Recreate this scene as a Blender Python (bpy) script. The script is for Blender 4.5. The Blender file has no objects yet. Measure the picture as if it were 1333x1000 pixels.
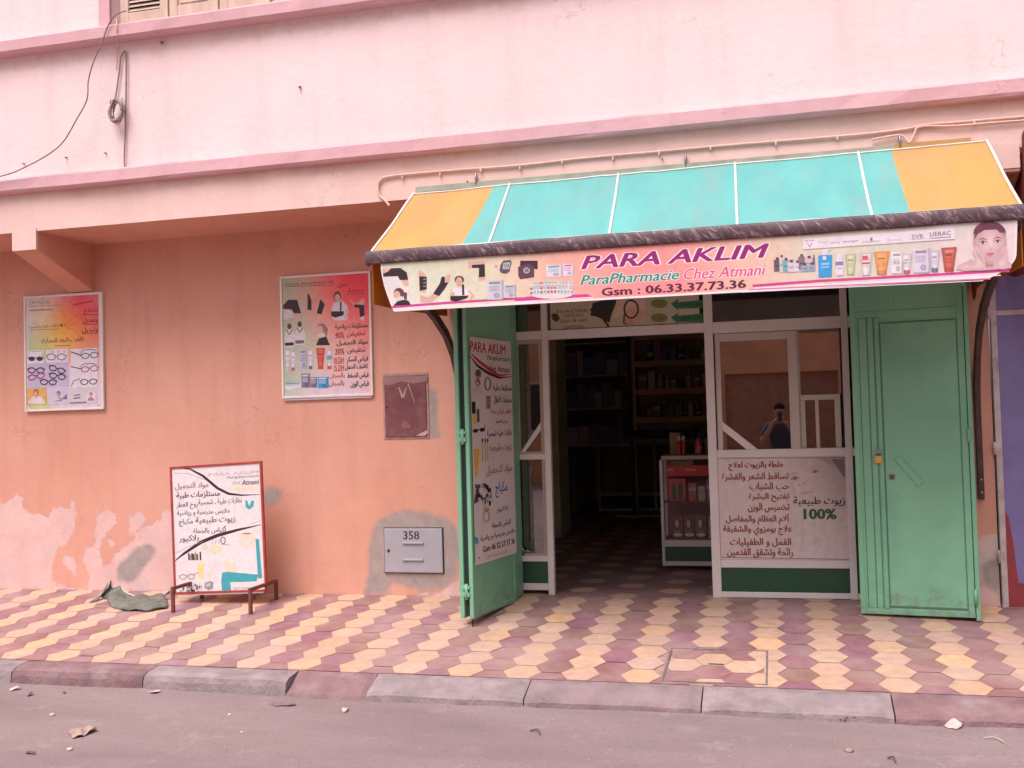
import bpy, bmesh, math, random
from mathutils import Vector, Matrix, noise
random.seed(7)
sc = bpy.context.scene
COL = sc.collection
R = math.radians
# ------------------------------------------------------------------ camera
CAM = Vector((0.0, -7.809, 1.40))
YAW, PIT, ROL, FPX = .2525, .0330, -.0280, 1335.0
cy, sy, cp, sp = math.cos(YAW), math.sin(YAW), math.cos(PIT), math.sin(PIT)
fwd = Vector((-sy*cp, cy*cp, sp)); rgt = Vector((cy, sy, 0)); upv = rgt.cross(fwd)
cr, sr = math.cos(ROL), math.sin(ROL)
r2 = cr*rgt + sr*upv; u2 = -sr*rgt + cr*upv
cam = bpy.data.cameras.new('camera'); camo = bpy.data.objects.new('camera', cam); COL.objects.link(camo)
mx = Matrix((r2, u2, -fwd)).transposed().to_4x4(); mx.translation = CAM
camo.matrix_world = mx
cam.sensor_width = 36; cam.lens = FPX/1333*36; cam.clip_start = .05; cam.clip_end = 500
sc.camera = camo
# ------------------------------------------------------------------ light
SUN_EL, SUN_AZ = 62, 200       # azimuth of the sun seen from above, degrees: 180 = straight in front of the facade
w = bpy.data.worlds.new("World"); sc.world = w; w.use_nodes = True
nt = w.node_tree; bg = nt.nodes['Background']
sky = nt.nodes.new('ShaderNodeTexSky'); sky.sky_type = 'NISHITA'; sky.sun_disc = False
sky.sun_elevation = R(SUN_EL); sky.sun_rotation = R(SUN_AZ); sky.dust_density = 6; sky.air_density = 1.2; sky.ozone_density = .6
hs = nt.nodes.new('ShaderNodeHueSaturation'); hs.inputs['Saturation'].default_value = .25
tint = nt.nodes.new('ShaderNodeMixRGB'); tint.blend_type = 'MULTIPLY'; tint.inputs[0].default_value = 1; tint.inputs[2].default_value = (1, .92, .99, 1)
nt.links.new(sky.outputs[0], hs.inputs['Color']); nt.links.new(hs.outputs[0], tint.inputs[1]); nt.links.new(tint.outputs[0], bg.inputs[0])
bg.inputs[1].default_value = .11
sun = bpy.data.lights.new('sun', 'SUN'); sun.energy = 1.8; sun.angle = R(40); sun.color = (1, .93, .91)
suno = bpy.data.objects.new('sun', sun); COL.objects.link(suno)
az = R(SUN_AZ); el = R(SUN_EL)
sdir = Vector((math.sin(az)*math.cos(el), math.cos(az)*math.cos(el), math.sin(el)))
suno.rotation_euler = sdir.to_track_quat('Z', 'Y').to_euler(); suno.location = (0, -10, 20)
sc.view_settings.view_transform = 'Standard'; sc.view_settings.look = 'None'; sc.view_settings.gamma = 1
sc.view_settings.exposure = 0.68

# ------------------------------------------------------------------ helpers
def ray(x, y): return r2*((x-666.5)/FPX) - u2*((y-500)/FPX) + fwd
def at(x, y, Y):
    d = ray(x, y); return CAM + d*((Y-CAM.y)/d.y)
def on_plane(x, y, P, N):
    d = ray(x, y); return CAM + d*((P-CAM).dot(N)/d.dot(N))
def srgb(r, g, b):
    f = lambda c: c/12.92 if c <= .04045 else ((c+.055)/1.055)**2.4
    return (f(r/255), f(g/255), f(b/255))

MATS = {}
def mat(name, col, rough=.6, var=.12, scale=6, bump=0, metal=0, spec=.5, dirt_shade=None, dirt_amt=0, dirt_scale=2.5, coat=0, stretch=(1, 1, 1)):
    if name in MATS: return MATS[name]
    m = bpy.data.materials.new(name); m.use_nodes = True; n = m.node_tree; b = n.nodes['Principled BSDF']
    b.inputs['Roughness'].default_value = rough; b.inputs['Metallic'].default_value = metal
    b.inputs['Specular IOR Level'].default_value = spec; b.inputs['Coat Weight'].default_value = coat
    geo = n.nodes.new('ShaderNodeNewGeometry')
    mp = n.nodes.new('ShaderNodeVectorMath'); mp.operation = 'MULTIPLY'; mp.inputs[1].default_value = stretch
    n.links.new(geo.outputs['Position'], mp.inputs[0])
    ns = n.nodes.new('ShaderNodeTexNoise'); ns.inputs['Scale'].default_value = scale; ns.inputs['Detail'].default_value = 6
    n.links.new(mp.outputs[0], ns.inputs['Vector'])
    mixn = n.nodes.new('ShaderNodeMixRGB')
    mixn.inputs[1].default_value = tuple(max(0, c*(1-var)) for c in col)+(1,)
    mixn.inputs[2].default_value = tuple(min(1, c*(1+var)) for c in col)+(1,)
    rp = n.nodes.new('ShaderNodeValToRGB'); rp.color_ramp.elements[0].position = .3; rp.color_ramp.elements[1].position = .7
    n.links.new(ns.outputs[0], rp.inputs[0]); n.links.new(rp.outputs[0], mixn.inputs[0])
    out = mixn.outputs[0]
    if dirt_shade:
        d = n.nodes.new('ShaderNodeTexNoise'); d.inputs['Scale'].default_value = dirt_scale; d.inputs['Detail'].default_value = 9; d.inputs['Roughness'].default_value = .68
        n.links.new(mp.outputs[0], d.inputs['Vector'])
        dr = n.nodes.new('ShaderNodeValToRGB'); dr.color_ramp.elements[0].position = .48; dr.color_ramp.elements[1].position = .75
        dr.color_ramp.elements[1].color = (dirt_amt,)*3+(1,)
        n.links.new(d.outputs[0], dr.inputs[0])
        dm = n.nodes.new('ShaderNodeMixRGB'); dm.inputs[2].default_value = tuple(dirt_shade)+(1,)
        n.links.new(dr.outputs[0], dm.inputs[0]); n.links.new(out, dm.inputs[1]); out = dm.outputs[0]
    n.links.new(out, b.inputs['Base Color'])
    if bump:
        bn = n.nodes.new('ShaderNodeTexNoise'); bn.inputs['Scale'].default_value = 45; bn.inputs['Detail'].default_value = 8
        n.links.new(mp.outputs[0], bn.inputs['Vector'])
        bp = n.nodes.new('ShaderNodeBump'); bp.inputs['Strength'].default_value = bump; bp.inputs['Distance'].default_value = .01
        n.links.new(bn.outputs[0], bp.inputs['Height']); n.links.new(bp.outputs[0], b.inputs['Normal'])
    MATS[name] = m; return m
def attr_mat(name, rough=.5, var=.05, scale=20, bump=0, spec=.4, fade=0):
    """colour comes from the 'tint' colour attribute: printed vinyl, glazed tiles, packaging"""
    if name in MATS: return MATS[name]
    m = bpy.data.materials.new(name); m.use_nodes = True; n = m.node_tree; b = n.nodes['Principled BSDF']
    b.inputs['Roughness'].default_value = rough; b.inputs['Specular IOR Level'].default_value = spec
    a = n.nodes.new('ShaderNodeVertexColor'); a.layer_name = 'tint'
    geo = n.nodes.new('ShaderNodeNewGeometry')
    ns = n.nodes.new('ShaderNodeTexNoise'); ns.inputs['Scale'].default_value = scale; ns.inputs['Detail'].default_value = 7; ns.inputs['Roughness'].default_value = .65
    n.links.new(geo.outputs['Position'], ns.inputs['Vector'])
    mr = n.nodes.new('ShaderNodeMapRange'); mr.inputs[1].default_value = .3; mr.inputs[2].default_value = .7; mr.inputs[3].default_value = 1-var; mr.inputs[4].default_value = 1+var
    n.links.new(ns.outputs[0], mr.inputs[0])
    mu = n.nodes.new('ShaderNodeVectorMath'); mu.operation = 'SCALE'
    n.links.new(a.outputs[0], mu.inputs[0]); n.links.new(mr.outputs[0], mu.inputs['Scale'])
    out = mu.outputs[0]
    if fade:
        d = n.nodes.new('ShaderNodeTexNoise'); d.inputs['Scale'].default_value = 1.7; d.inputs['Detail'].default_value = 10; d.inputs['Roughness'].default_value = .7
        n.links.new(geo.outputs['Position'], d.inputs['Vector'])
        dr = n.nodes.new('ShaderNodeValToRGB'); dr.color_ramp.elements[0].position = .42; dr.color_ramp.elements[1].position = .72
        dr.color_ramp.elements[1].color = (fade,)*3+(1,)
        n.links.new(d.outputs[0], dr.inputs[0])
        dm = n.nodes.new('ShaderNodeMixRGB'); dm.inputs[2].default_value = (.44, .31, .28, 1)
        n.links.new(dr.outputs[0], dm.inputs[0]); n.links.new(out, dm.inputs[1]); out = dm.outputs[0]
    n.links.new(out, b.inputs['Base Color'])
    if bump:
        bp = n.nodes.new('ShaderNodeBump'); bp.inputs['Strength'].default_value = bump; bp.inputs['Distance'].default_value = .004
        n.links.new(ns.outputs[0], bp.inputs['Height']); n.links.new(bp.outputs[0], b.inputs['Normal'])
    MATS[name] = m; return m
def glass_mat(name, tintc=(.9, .95, .93), alpha=.12, ior=1.55):
    if name in MATS: return MATS[name]
    m = bpy.data.materials.new(name); m.use_nodes = True; n = m.node_tree; n.nodes.clear()
    o = n.nodes.new('ShaderNodeOutputMaterial'); mix = n.nodes.new('ShaderNodeMixShader')
    t = n.nodes.new('ShaderNodeBsdfTransparent'); t.inputs[0].default_value = tintc+(1,)
    g = n.nodes.new('ShaderNodeBsdfGlossy'); g.inputs['Roughness'].default_value = .015; g.inputs[0].default_value = (1, 1, 1, 1)
    fr = n.nodes.new('ShaderNodeFresnel'); fr.inputs[0].default_value = ior
    ad = n.nodes.new('ShaderNodeMath'); ad.inputs[1].default_value = alpha
    n.links.new(fr.outputs[0], ad.inputs[0]); n.links.new(ad.outputs[0], mix.inputs[0])
    n.links.new(t.outputs[0], mix.inputs[1]); n.links.new(g.outputs[0], mix.inputs[2]); n.links.new(mix.outputs[0], o.inputs[0])
    MATS[name] = m; return m

def tag(o, label=None, cat=None, group=None, kind=None):
    if label: o['label'] = label
    if cat: o['category'] = cat
    if group: o['group'] = group
    if kind: o['kind'] = kind
    return o
def thing(name, label, cat, loc=(0, 0, 0), group=None):
    o = bpy.data.objects.new(name, None); COL.objects.link(o); o.location = loc; o.empty_display_size = .1
    return tag(o, label, cat, group)
class MB:
    def __init__(s): s.v = []; s.f = []; s.mi = []; s.c = []; s.sm = []
    def add(s, vs, fs, mi=0, col=None, smooth=False):
        b = len(s.v); s.v += [tuple(p) for p in vs]
        for f in fs: s.f.append([b+i for i in f]); s.mi.append(mi); s.c.append(col); s.sm.append(smooth)
        return s
    def box(s, x0, x1, y0, y1, z0, z1, mi=0, col=None, M=None):
        vs = [Vector(p) for p in ((x0,y0,z0),(x1,y0,z0),(x1,y1,z0),(x0,y1,z0),(x0,y0,z1),(x1,y0,z1),(x1,y1,z1),(x0,y1,z1))]
        if M: vs = [M @ p for p in vs]
        return s.add(vs, [(0,3,2,1),(4,5,6,7),(0,1,5,4),(1,2,6,5),(2,3,7,6),(3,0,4,7)], mi, col)
    def prism(s, pts, d, mi=0, col=None):           # planar outline (3-D points) thickened along vector d
        d = Vector(d); n = len(pts); a = [Vector(p) for p in pts]; b = [p+d for p in a]
        nrm = Vector((0, 0, 0))
        for i in range(n): nrm += a[i].cross(a[(i+1) % n])
        if nrm.dot(d) > 0: a.reverse(); b.reverse()
        fs = [tuple(range(n)), tuple(range(2*n-1, n-1, -1))] + [((i+1) % n, i, n+i, n+(i+1) % n) for i in range(n)]
        return s.add(a+b, fs, mi, col)
    def tube(s, pts, r, seg=8, mi=0, col=None, caps=True, flat=None):
        pts = [Vector(p) for p in pts]; n = len(pts); up = None; vs = []
        for i, p in enumerate(pts):
            t = (pts[min(i+1, n-1)]-pts[max(i-1, 0)]).normalized()
            if up is None: up = (Vector((0, 0, 1)) if abs(t.z) < .9 else Vector((1, 0, 0)))
            up = (up - t*up.dot(t)).normalized(); sd = t.cross(up)
            rr = r[i] if isinstance(r, (list, tuple)) else r
            for k in range(seg):
                a = 2*math.pi*k/seg; vs.append(p+(up*math.cos(a)+sd*math.sin(a))*rr)
        fs = [(i*seg+k, i*seg+(k+1) % seg, (i+1)*seg+(k+1) % seg, (i+1)*seg+k) for i in range(n-1) for k in range(seg)]
        if caps: fs += [tuple(range(seg-1, -1, -1)), tuple(range((n-1)*seg, n*seg))]
        return s.add(vs, fs, mi, col, True)
    def lathe(s, c, prof, seg=16, mi=0, col=None):
        c = Vector(c); vs = []; n = len(prof)
        for r, z in prof:
            for k in range(seg):
                a = 2*math.pi*k/seg; vs.append(c+Vector((r*math.cos(a), r*math.sin(a), z)))
        fs = [(i*seg+k, i*seg+(k+1) % seg, (i+1)*seg+(k+1) % seg, (i+1)*seg+k) for i in range(n-1) for k in range(seg)]
        fs += [tuple(range(seg-1, -1, -1)), tuple(range((n-1)*seg, n*seg))]
        return s.add(vs, fs, mi, col, True)
    def build(s, name, mats, parent=None, bevel=0, origin=None):
        me = bpy.data.meshes.new(name); off = Vector(origin) if origin is not None else (parent.location if parent else Vector((0, 0, 0)))
        if parent and parent.parent: off = parent.parent.location + parent.location if origin is None else off
        me.from_pydata([Vector(p)-off for p in s.v], [], s.f)
        for m in (mats if isinstance(mats, (list, tuple)) else [mats]): me.materials.append(m)
        me.polygons.foreach_set('material_index', s.mi); me.polygons.foreach_set('use_smooth', s.sm)
        if any(c is not None for c in s.c):
            ca = me.color_attributes.new('tint', 'FLOAT_COLOR', 'CORNER'); buf = []
            for p, c in zip(me.polygons, s.c):
                c = c if c is not None else (1, 1, 1)
                if isinstance(c[0], (tuple, list)):
                    for q in c: buf += list(q)+[1]
                else: buf += (list(c)+[1])*p.loop_total
            ca.data.foreach_set('color', buf)
        me.update(); o = bpy.data.objects.new(name, me); COL.objects.link(o)
        if parent: o.parent = parent
        elif origin is not None: o.location = off
        if bevel:
            b = o.modifiers.new('bevel', 'BEVEL'); b.width = bevel; b.segments = 2; b.limit_method = 'ANGLE'
        return o
def B(name, mats, parent, *boxes, bevel=0):
    m = MB()
    for b in boxes: m.box(*b)
    return m.build(name, mats, parent, bevel)

# ---- Arabic shaping to presentation forms
AR = {'ا':(0xFE8D,2),'أ':(0xFE83,2),'إ':(0xFE87,2),'آ':(0xFE81,2),'ب':(0xFE8F,4),'ة':(0xFE93,2),'ت':(0xFE95,4),'ث':(0xFE99,4),'ج':(0xFE9D,4),'ح':(0xFEA1,4),'خ':(0xFEA5,4),'د':(0xFEA9,2),'ذ':(0xFEAB,2),'ر':(0xFEAD,2),'ز':(0xFEAF,2),'س':(0xFEB1,4),'ش':(0xFEB5,4),'ص':(0xFEB9,4),'ض':(0xFEBD,4),'ط':(0xFEC1,4),'ظ':(0xFEC5,4),'ع':(0xFEC9,4),'غ':(0xFECD,4),'ف':(0xFED1,4),'ق':(0xFED5,4),'ك':(0xFED9,4),'ل':(0xFEDD,4),'م':(0xFEE1,4),'ن':(0xFEE5,4),'ه':(0xFEE9,4),'و':(0xFEED,2),'ى':(0xFEEF,2),'ي':(0xFEF1,4),'ئ':(0xFE89,4),'ؤ':(0xFE85,2),'ﻻ':(0xFEFB,2),'ﻷ':(0xFEF7,2),'ﻵ':(0xFEF5,2)}
def shape(s):
    if not any(c in AR for c in s): return s
    s = s.replace('لا', 'ﻻ').replace('لأ', 'ﻷ').replace('لآ', 'ﻵ'); out = []
    for i, c in enumerate(s):
        if c in AR:
            base, n = AR[c]
            pre = i > 0 and s[i-1] in AR and AR[s[i-1]][1] == 4
            nxt = i < len(s)-1 and s[i+1] in AR and n == 4
            out.append(chr(base + (3 if pre and nxt else 2 if nxt else 1 if pre else 0)))
        else: out.append({'(': ')', ')': '('}.get(c, c))
    return ''.join(reversed(out))
def glyphs(s, bold=0, shear=0):
    cu = bpy.data.curves.new('lettering', 'FONT'); cu.body = shape(s); cu.size = 1; cu.offset = bold; cu.shear = shear; cu.resolution_u = 2; cu.fill_mode = 'FRONT'
    ob = bpy.data.objects.new('lettering', cu); COL.objects.link(ob)
    me = bpy.data.meshes.new_from_object(ob.evaluated_get(bpy.context.evaluated_depsgraph_get()))
    vs = [(v.co.x, v.co.y) for v in me.vertices]; fs = [tuple(p.vertices) for p in me.polygons]
    bpy.data.objects.remove(ob); bpy.data.curves.remove(cu); bpy.data.meshes.remove(me)
    return vs, fs
class Print:
    """ink on one flat panel: every mark is a thin layer on the panel's plane, coloured by attribute"""
    def __init__(s, P, N, ex, ez, step=.00001):
        s.P, s.N, s.ex, s.ez = Vector(P), Vector(N).normalized(), Vector(ex).normalized(), Vector(ez).normalized()
        s.mb = MB(); s.k = 0; s.step = step; s.map = (0, 0, 1)
    def zoom(s, ox, oy, sc_): s.map = (ox, oy, sc_)
    def uv(s, x, y):
        p = on_plane(s.map[0]+x/s.map[2], s.map[1]+y/s.map[2], s.P, s.N) - s.P
        return p.dot(s.ex), p.dot(s.ez)
    def pt(s, u, v, lift): return s.P + s.ex*u + s.ez*v + s.N*lift
    hold = False                                     # marks that do not overlap share one layer
    def layer(s):
        if not s.hold: s.k += 1
        return s.k*s.step
    def raw(s, uvs, fs, col): 
        l = s.layer(); s.mb.add([s.pt(u, v, l) for u, v in uvs], fs, 0, col)
    def poly(s, pts, col): uv = [s.uv(*p) for p in pts]; s.raw(uv, [tuple(range(len(uv)))], col)
    def rect(s, x0, y0, x1, y1, col):
        a, b = s.uv(x0, y0), s.uv(x1, y1); s.raw([(a[0], b[1]), (b[0], b[1]), (b[0], a[1]), (a[0], a[1])], [(0, 1, 2, 3)], col)
    def ell(s, x, y, rx, ry, col, rot=0, n=20):
        s.poly([(x+rx*math.cos(t)*math.cos(rot)-ry*math.sin(t)*math.sin(rot), y+rx*math.cos(t)*math.sin(rot)+ry*math.sin(t)*math.cos(rot)) for t in [2*math.pi*i/n for i in range(n)]], col)
    def line(s, pts, w_, col, taper=False):
        n = len(pts); L = []; Rr = []
        for i, p in enumerate(pts):
            a, b = pts[max(i-1, 0)], pts[min(i+1, n-1)]; dx, dy = b[0]-a[0], b[1]-a[1]; q = math.hypot(dx, dy) or 1
            ww = w_/2*(max(.12, math.sin(math.pi*(i+.3)/(n-.4))) if taper else 1)
            L.append((p[0]-dy/q*ww, p[1]+dx/q*ww)); Rr.append((p[0]+dy/q*ww, p[1]-dx/q*ww))
        uv = [s.uv(*p) for p in L+Rr]; s.raw(uv, [(i, i+1, n+i+1, n+i) for i in range(n-1)], col)
    def ring(s, x, y, rx, ry, w_, col, rot=0): s.line([(x+rx*math.cos(t)*math.cos(rot)-ry*math.sin(t)*math.sin(rot), y+rx*math.cos(t)*math.sin(rot)+ry*math.sin(t)*math.cos(rot)) for t in [2*math.pi*i/18 for i in range(19)]], w_, col)
    def text(s, t, x0, y0, x1, y1, col, bold=.01, shear=0, edge=None, edge_w=.03, lt=False):
        """fit a line of lettering into its box; lt: the box is given by the line's own left-top and right-bottom corners"""
        if lt: a, b = s.uv(x0, y0), s.uv(x1, y1); u0, u1, v0, v1 = a[0], b[0], b[1], a[1]
        else:
            xc, yc = (x0+x1)/2, (y0+y1)/2; a, b, c = s.uv(x0, yc), s.uv(x1, yc), s.uv(xc, yc)
            V = s.uv(xc, y0)[1]-s.uv(xc, y1)[1]; h = max(V-.55*abs(a[1]-b[1]), .66*V); u0, u1, v0, v1 = a[0], b[0], c[1]-h/2, c[1]+h/2
        vs, fs = glyphs(t, 0, shear)
        if not vs: return
        X0, X1 = min(v[0] for v in vs), max(v[0] for v in vs); Y0, Y1 = min(v[1] for v in vs), max(v[1] for v in vs)
        fx, fy = (u1-u0)/(X1-X0), (v1-v0)/(Y1-Y0); ex = bold*.8
        tr = lambda dx, dy: [(u0+(x-X0+dx)*fx, v0+(y-Y0+dy)*fy) for x, y in vs]
        if edge:
            for k in range(8): s.raw(tr((edge_w+ex)*math.cos(k*math.pi/4)*1.2, (edge_w+ex*.5)*math.sin(k*math.pi/4)*1.2), fs, edge)
        if ex > 0:
            for dx, dy in ((-ex, 0), (ex, 0), (0, -ex*.6), (0, ex*.6)): s.raw(tr(dx, dy), fs, col)
        s.raw(tr(0, 0), fs, col)
    vivid = 1.0
    def grad(s, x0, y0, x1, y1, rows, n=10):        # rows: matrix of colours spread over the rectangle
        if s.vivid != 1: rows = [[tuple(max(.01, min(.85, sum(c)/3+(q-sum(c)/3)*s.vivid)) for q in c) for c in r_] for r_ in rows]
        a, b = s.uv(x0, y0), s.uv(x1, y1); l = s.layer(); H, W = len(rows), len(rows[0])
        def cc(u, v):
            fx, fy = u*(W-1), v*(H-1); i, j = min(int(fx), W-2), min(int(fy), H-2); fx -= i; fy -= j
            return [sum(q) for q in zip(*[[c*wt for c in rows[jj][ii]] for ii, jj, wt in ((i,j,(1-fx)*(1-fy)),(i+1,j,fx*(1-fy)),(i,j+1,(1-fx)*fy),(i+1,j+1,fx*fy))])]
        for i in range(n):
            for j in range(n):
                us, vsq = [(i/n, j/n), (i/n, (j+1)/n), ((i+1)/n, (j+1)/n), ((i+1)/n, j/n)], None
                s.mb.add([s.pt(a[0]+(b[0]-a[0])*u, a[1]+(b[1]-a[1])*v, l) for u, v in us], [(0, 1, 2, 3)], 0, [tuple(cc(u, v)) for u, v in us])
    # --- little printed pictures
    def glasses(s, x, y, wd, col, rot=0, dark=False, temple=0):
        c, q = math.cos(rot), math.sin(rot); r = wd*.21
        f = lambda dx, dy: (x+dx*c-dy*q, y+dx*q+dy*c)
        for k in (-1, 1):
            px, py = f(k*wd*.26, 0)
            if dark: s.ell(px, py, r, r*.72, col, rot)
            else: s.ring(px, py, r, r*.72, wd*.055, col, rot)
        s.line([f(-wd*.07, -r*.25), f(wd*.07, -r*.25)], wd*.05, col)
        for k in (-1, 1):
            if temple == 0 or temple == k: s.line([f(k*wd*.46, -r*.2), f(k*wd*.52, -r*.5+(-wd*.25 if temple else 0))], wd*.05, col)
    def soft(s, x, y, rx, ry, cin, cout, n=7, dx=0, dy=0):          # printed photo tone: centre colour melting into the rim colour
        for k in range(n):
            t = k/(n-1); q = 1-t*.85; s.ell(x+dx*t, y+dy*t, rx*q, ry*q, tuple(a*(1-t)+b*t for a, b in zip(cout, cin)), 0, 18)
    def toned(s, q, col, sh=(.72, .95, 1.08, 1.0, .9, .7)):        # quad lt, rt, rb, lb in strips, lit like a round body
        n = len(sh); s.k += 1; s.hold = True
        for k in range(n):
            a, b = k/n, (k+1)/n; L_ = lambda p0, p1, t: (p0[0]+(p1[0]-p0[0])*t, p0[1]+(p1[1]-p0[1])*t)
            s.poly([L_(q[0], q[1], a), L_(q[0], q[1], b), L_(q[3], q[2], b), L_(q[3], q[2], a)], tuple(min(.8, c*sh[k]) for c in col))
        s.hold = False
    def small_print(s, x0, y0, x1, y1, col, rows=5):
        s.k += 1; s.hold = True
        h = (y1-y0)/rows
        for r_ in range(rows):
            x = x0
            while x < x1:
                w_ = random.uniform(.05, .16)*(x1-x0); s.rect(x, y0+r_*h, min(x+w_, x1), y0+r_*h+h*.42, col); x += w_+(x1-x0)*.04
        s.hold = False
    def tube_pic(s, x0, y0, x1, y1, col, cap, flip=True):
        wd = x1-x0; h = y1-y0; ink = tuple(c*.5 for c in col)
        s.toned([(x0, y0), (x1, y0), (x1-wd*.18, y0+h*.82), (x0+wd*.18, y0+h*.82)], col); s.rect(x0, y0, x1, y0+h*.035, tuple(c*.72 for c in col))
        s.toned([(x0+wd*.2, y0+h*.82), (x1-wd*.2, y0+h*.82), (x1-wd*.2, y1), (x0+wd*.2, y1)], cap)
        s.rect(x0+wd*.25, y0+h*.26, x1-wd*.3, y0+h*.33, ink); s.small_print(x0+wd*.25, y0+h*.42, x1-wd*.28, y0+h*.68, ink, 4)
    def box_pic(s, x0, y0, x1, y1, col, ink=None):
        ink = ink or tuple(c*.45 for c in col); wd, h = x1-x0, y1-y0
        s.toned([(x0, y0), (x1, y0), (x1, y1), (x0, y1)], col, (1.04, 1.0, .97, .94))
        s.poly([(x1, y0), (x1+wd*.12, y0-h*.03), (x1+wd*.12, y1-h*.05), (x1, y1)], tuple(c*.68 for c in col))
        s.rect(x0+wd*.12, y0+h*.1, x1-wd*.12, y0+h*.18, ink); s.small_print(x0+wd*.12, y0+h*.3, x0+wd*.8, y0+h*.62, ink, 4); s.soft(x0+wd*.66, y0+h*.78, wd*.2, h*.13, tuple(c*.8 for c in col), tuple(c*.55 for c in col), 3)
    def bust(s, x, y, h, shirt, hair, skin, tail=False):       # head and shoulders, y = top of the head
        s.poly([(x-h*.36, y+h), (x-h*.33, y+h*.72), (x-h*.1, y+h*.58), (x+h*.12, y+h*.58), (x+h*.34, y+h*.72), (x+h*.38, y+h)], shirt)
        s.poly([(x-h*.08, y+h*.4), (x+h*.08, y+h*.4), (x+h*.1, y+h*.62), (x-h*.1, y+h*.62)], skin)
        s.ell(x, y+h*.24, h*.19, h*.24, hair)
        if tail: s.poly([(x+h*.12, y+h*.1), (x+h*.26, y+h*.2), (x+h*.28, y+h*.55), (x+h*.17, y+h*.5)], hair)
        s.soft(x-h*.03, y+h*.3, h*.14, h*.18, tuple(min(.8, c*1.1) for c in skin), tuple(c*.8 for c in skin), 5)
        for k in (-1, 1): s.ell(x-h*.03+k*h*.06, y+h*.28, h*.022, h*.012, hair, n=8)
        s.ell(x-h*.03, y+h*.39, h*.04, h*.013, (.45, .12, .12), n=8)
    def build(s, name, parent, m=None): return s.mb.build(name, m or attr_mat('printed_vinyl', .38, .10, 22, spec=.4), parent)

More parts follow.
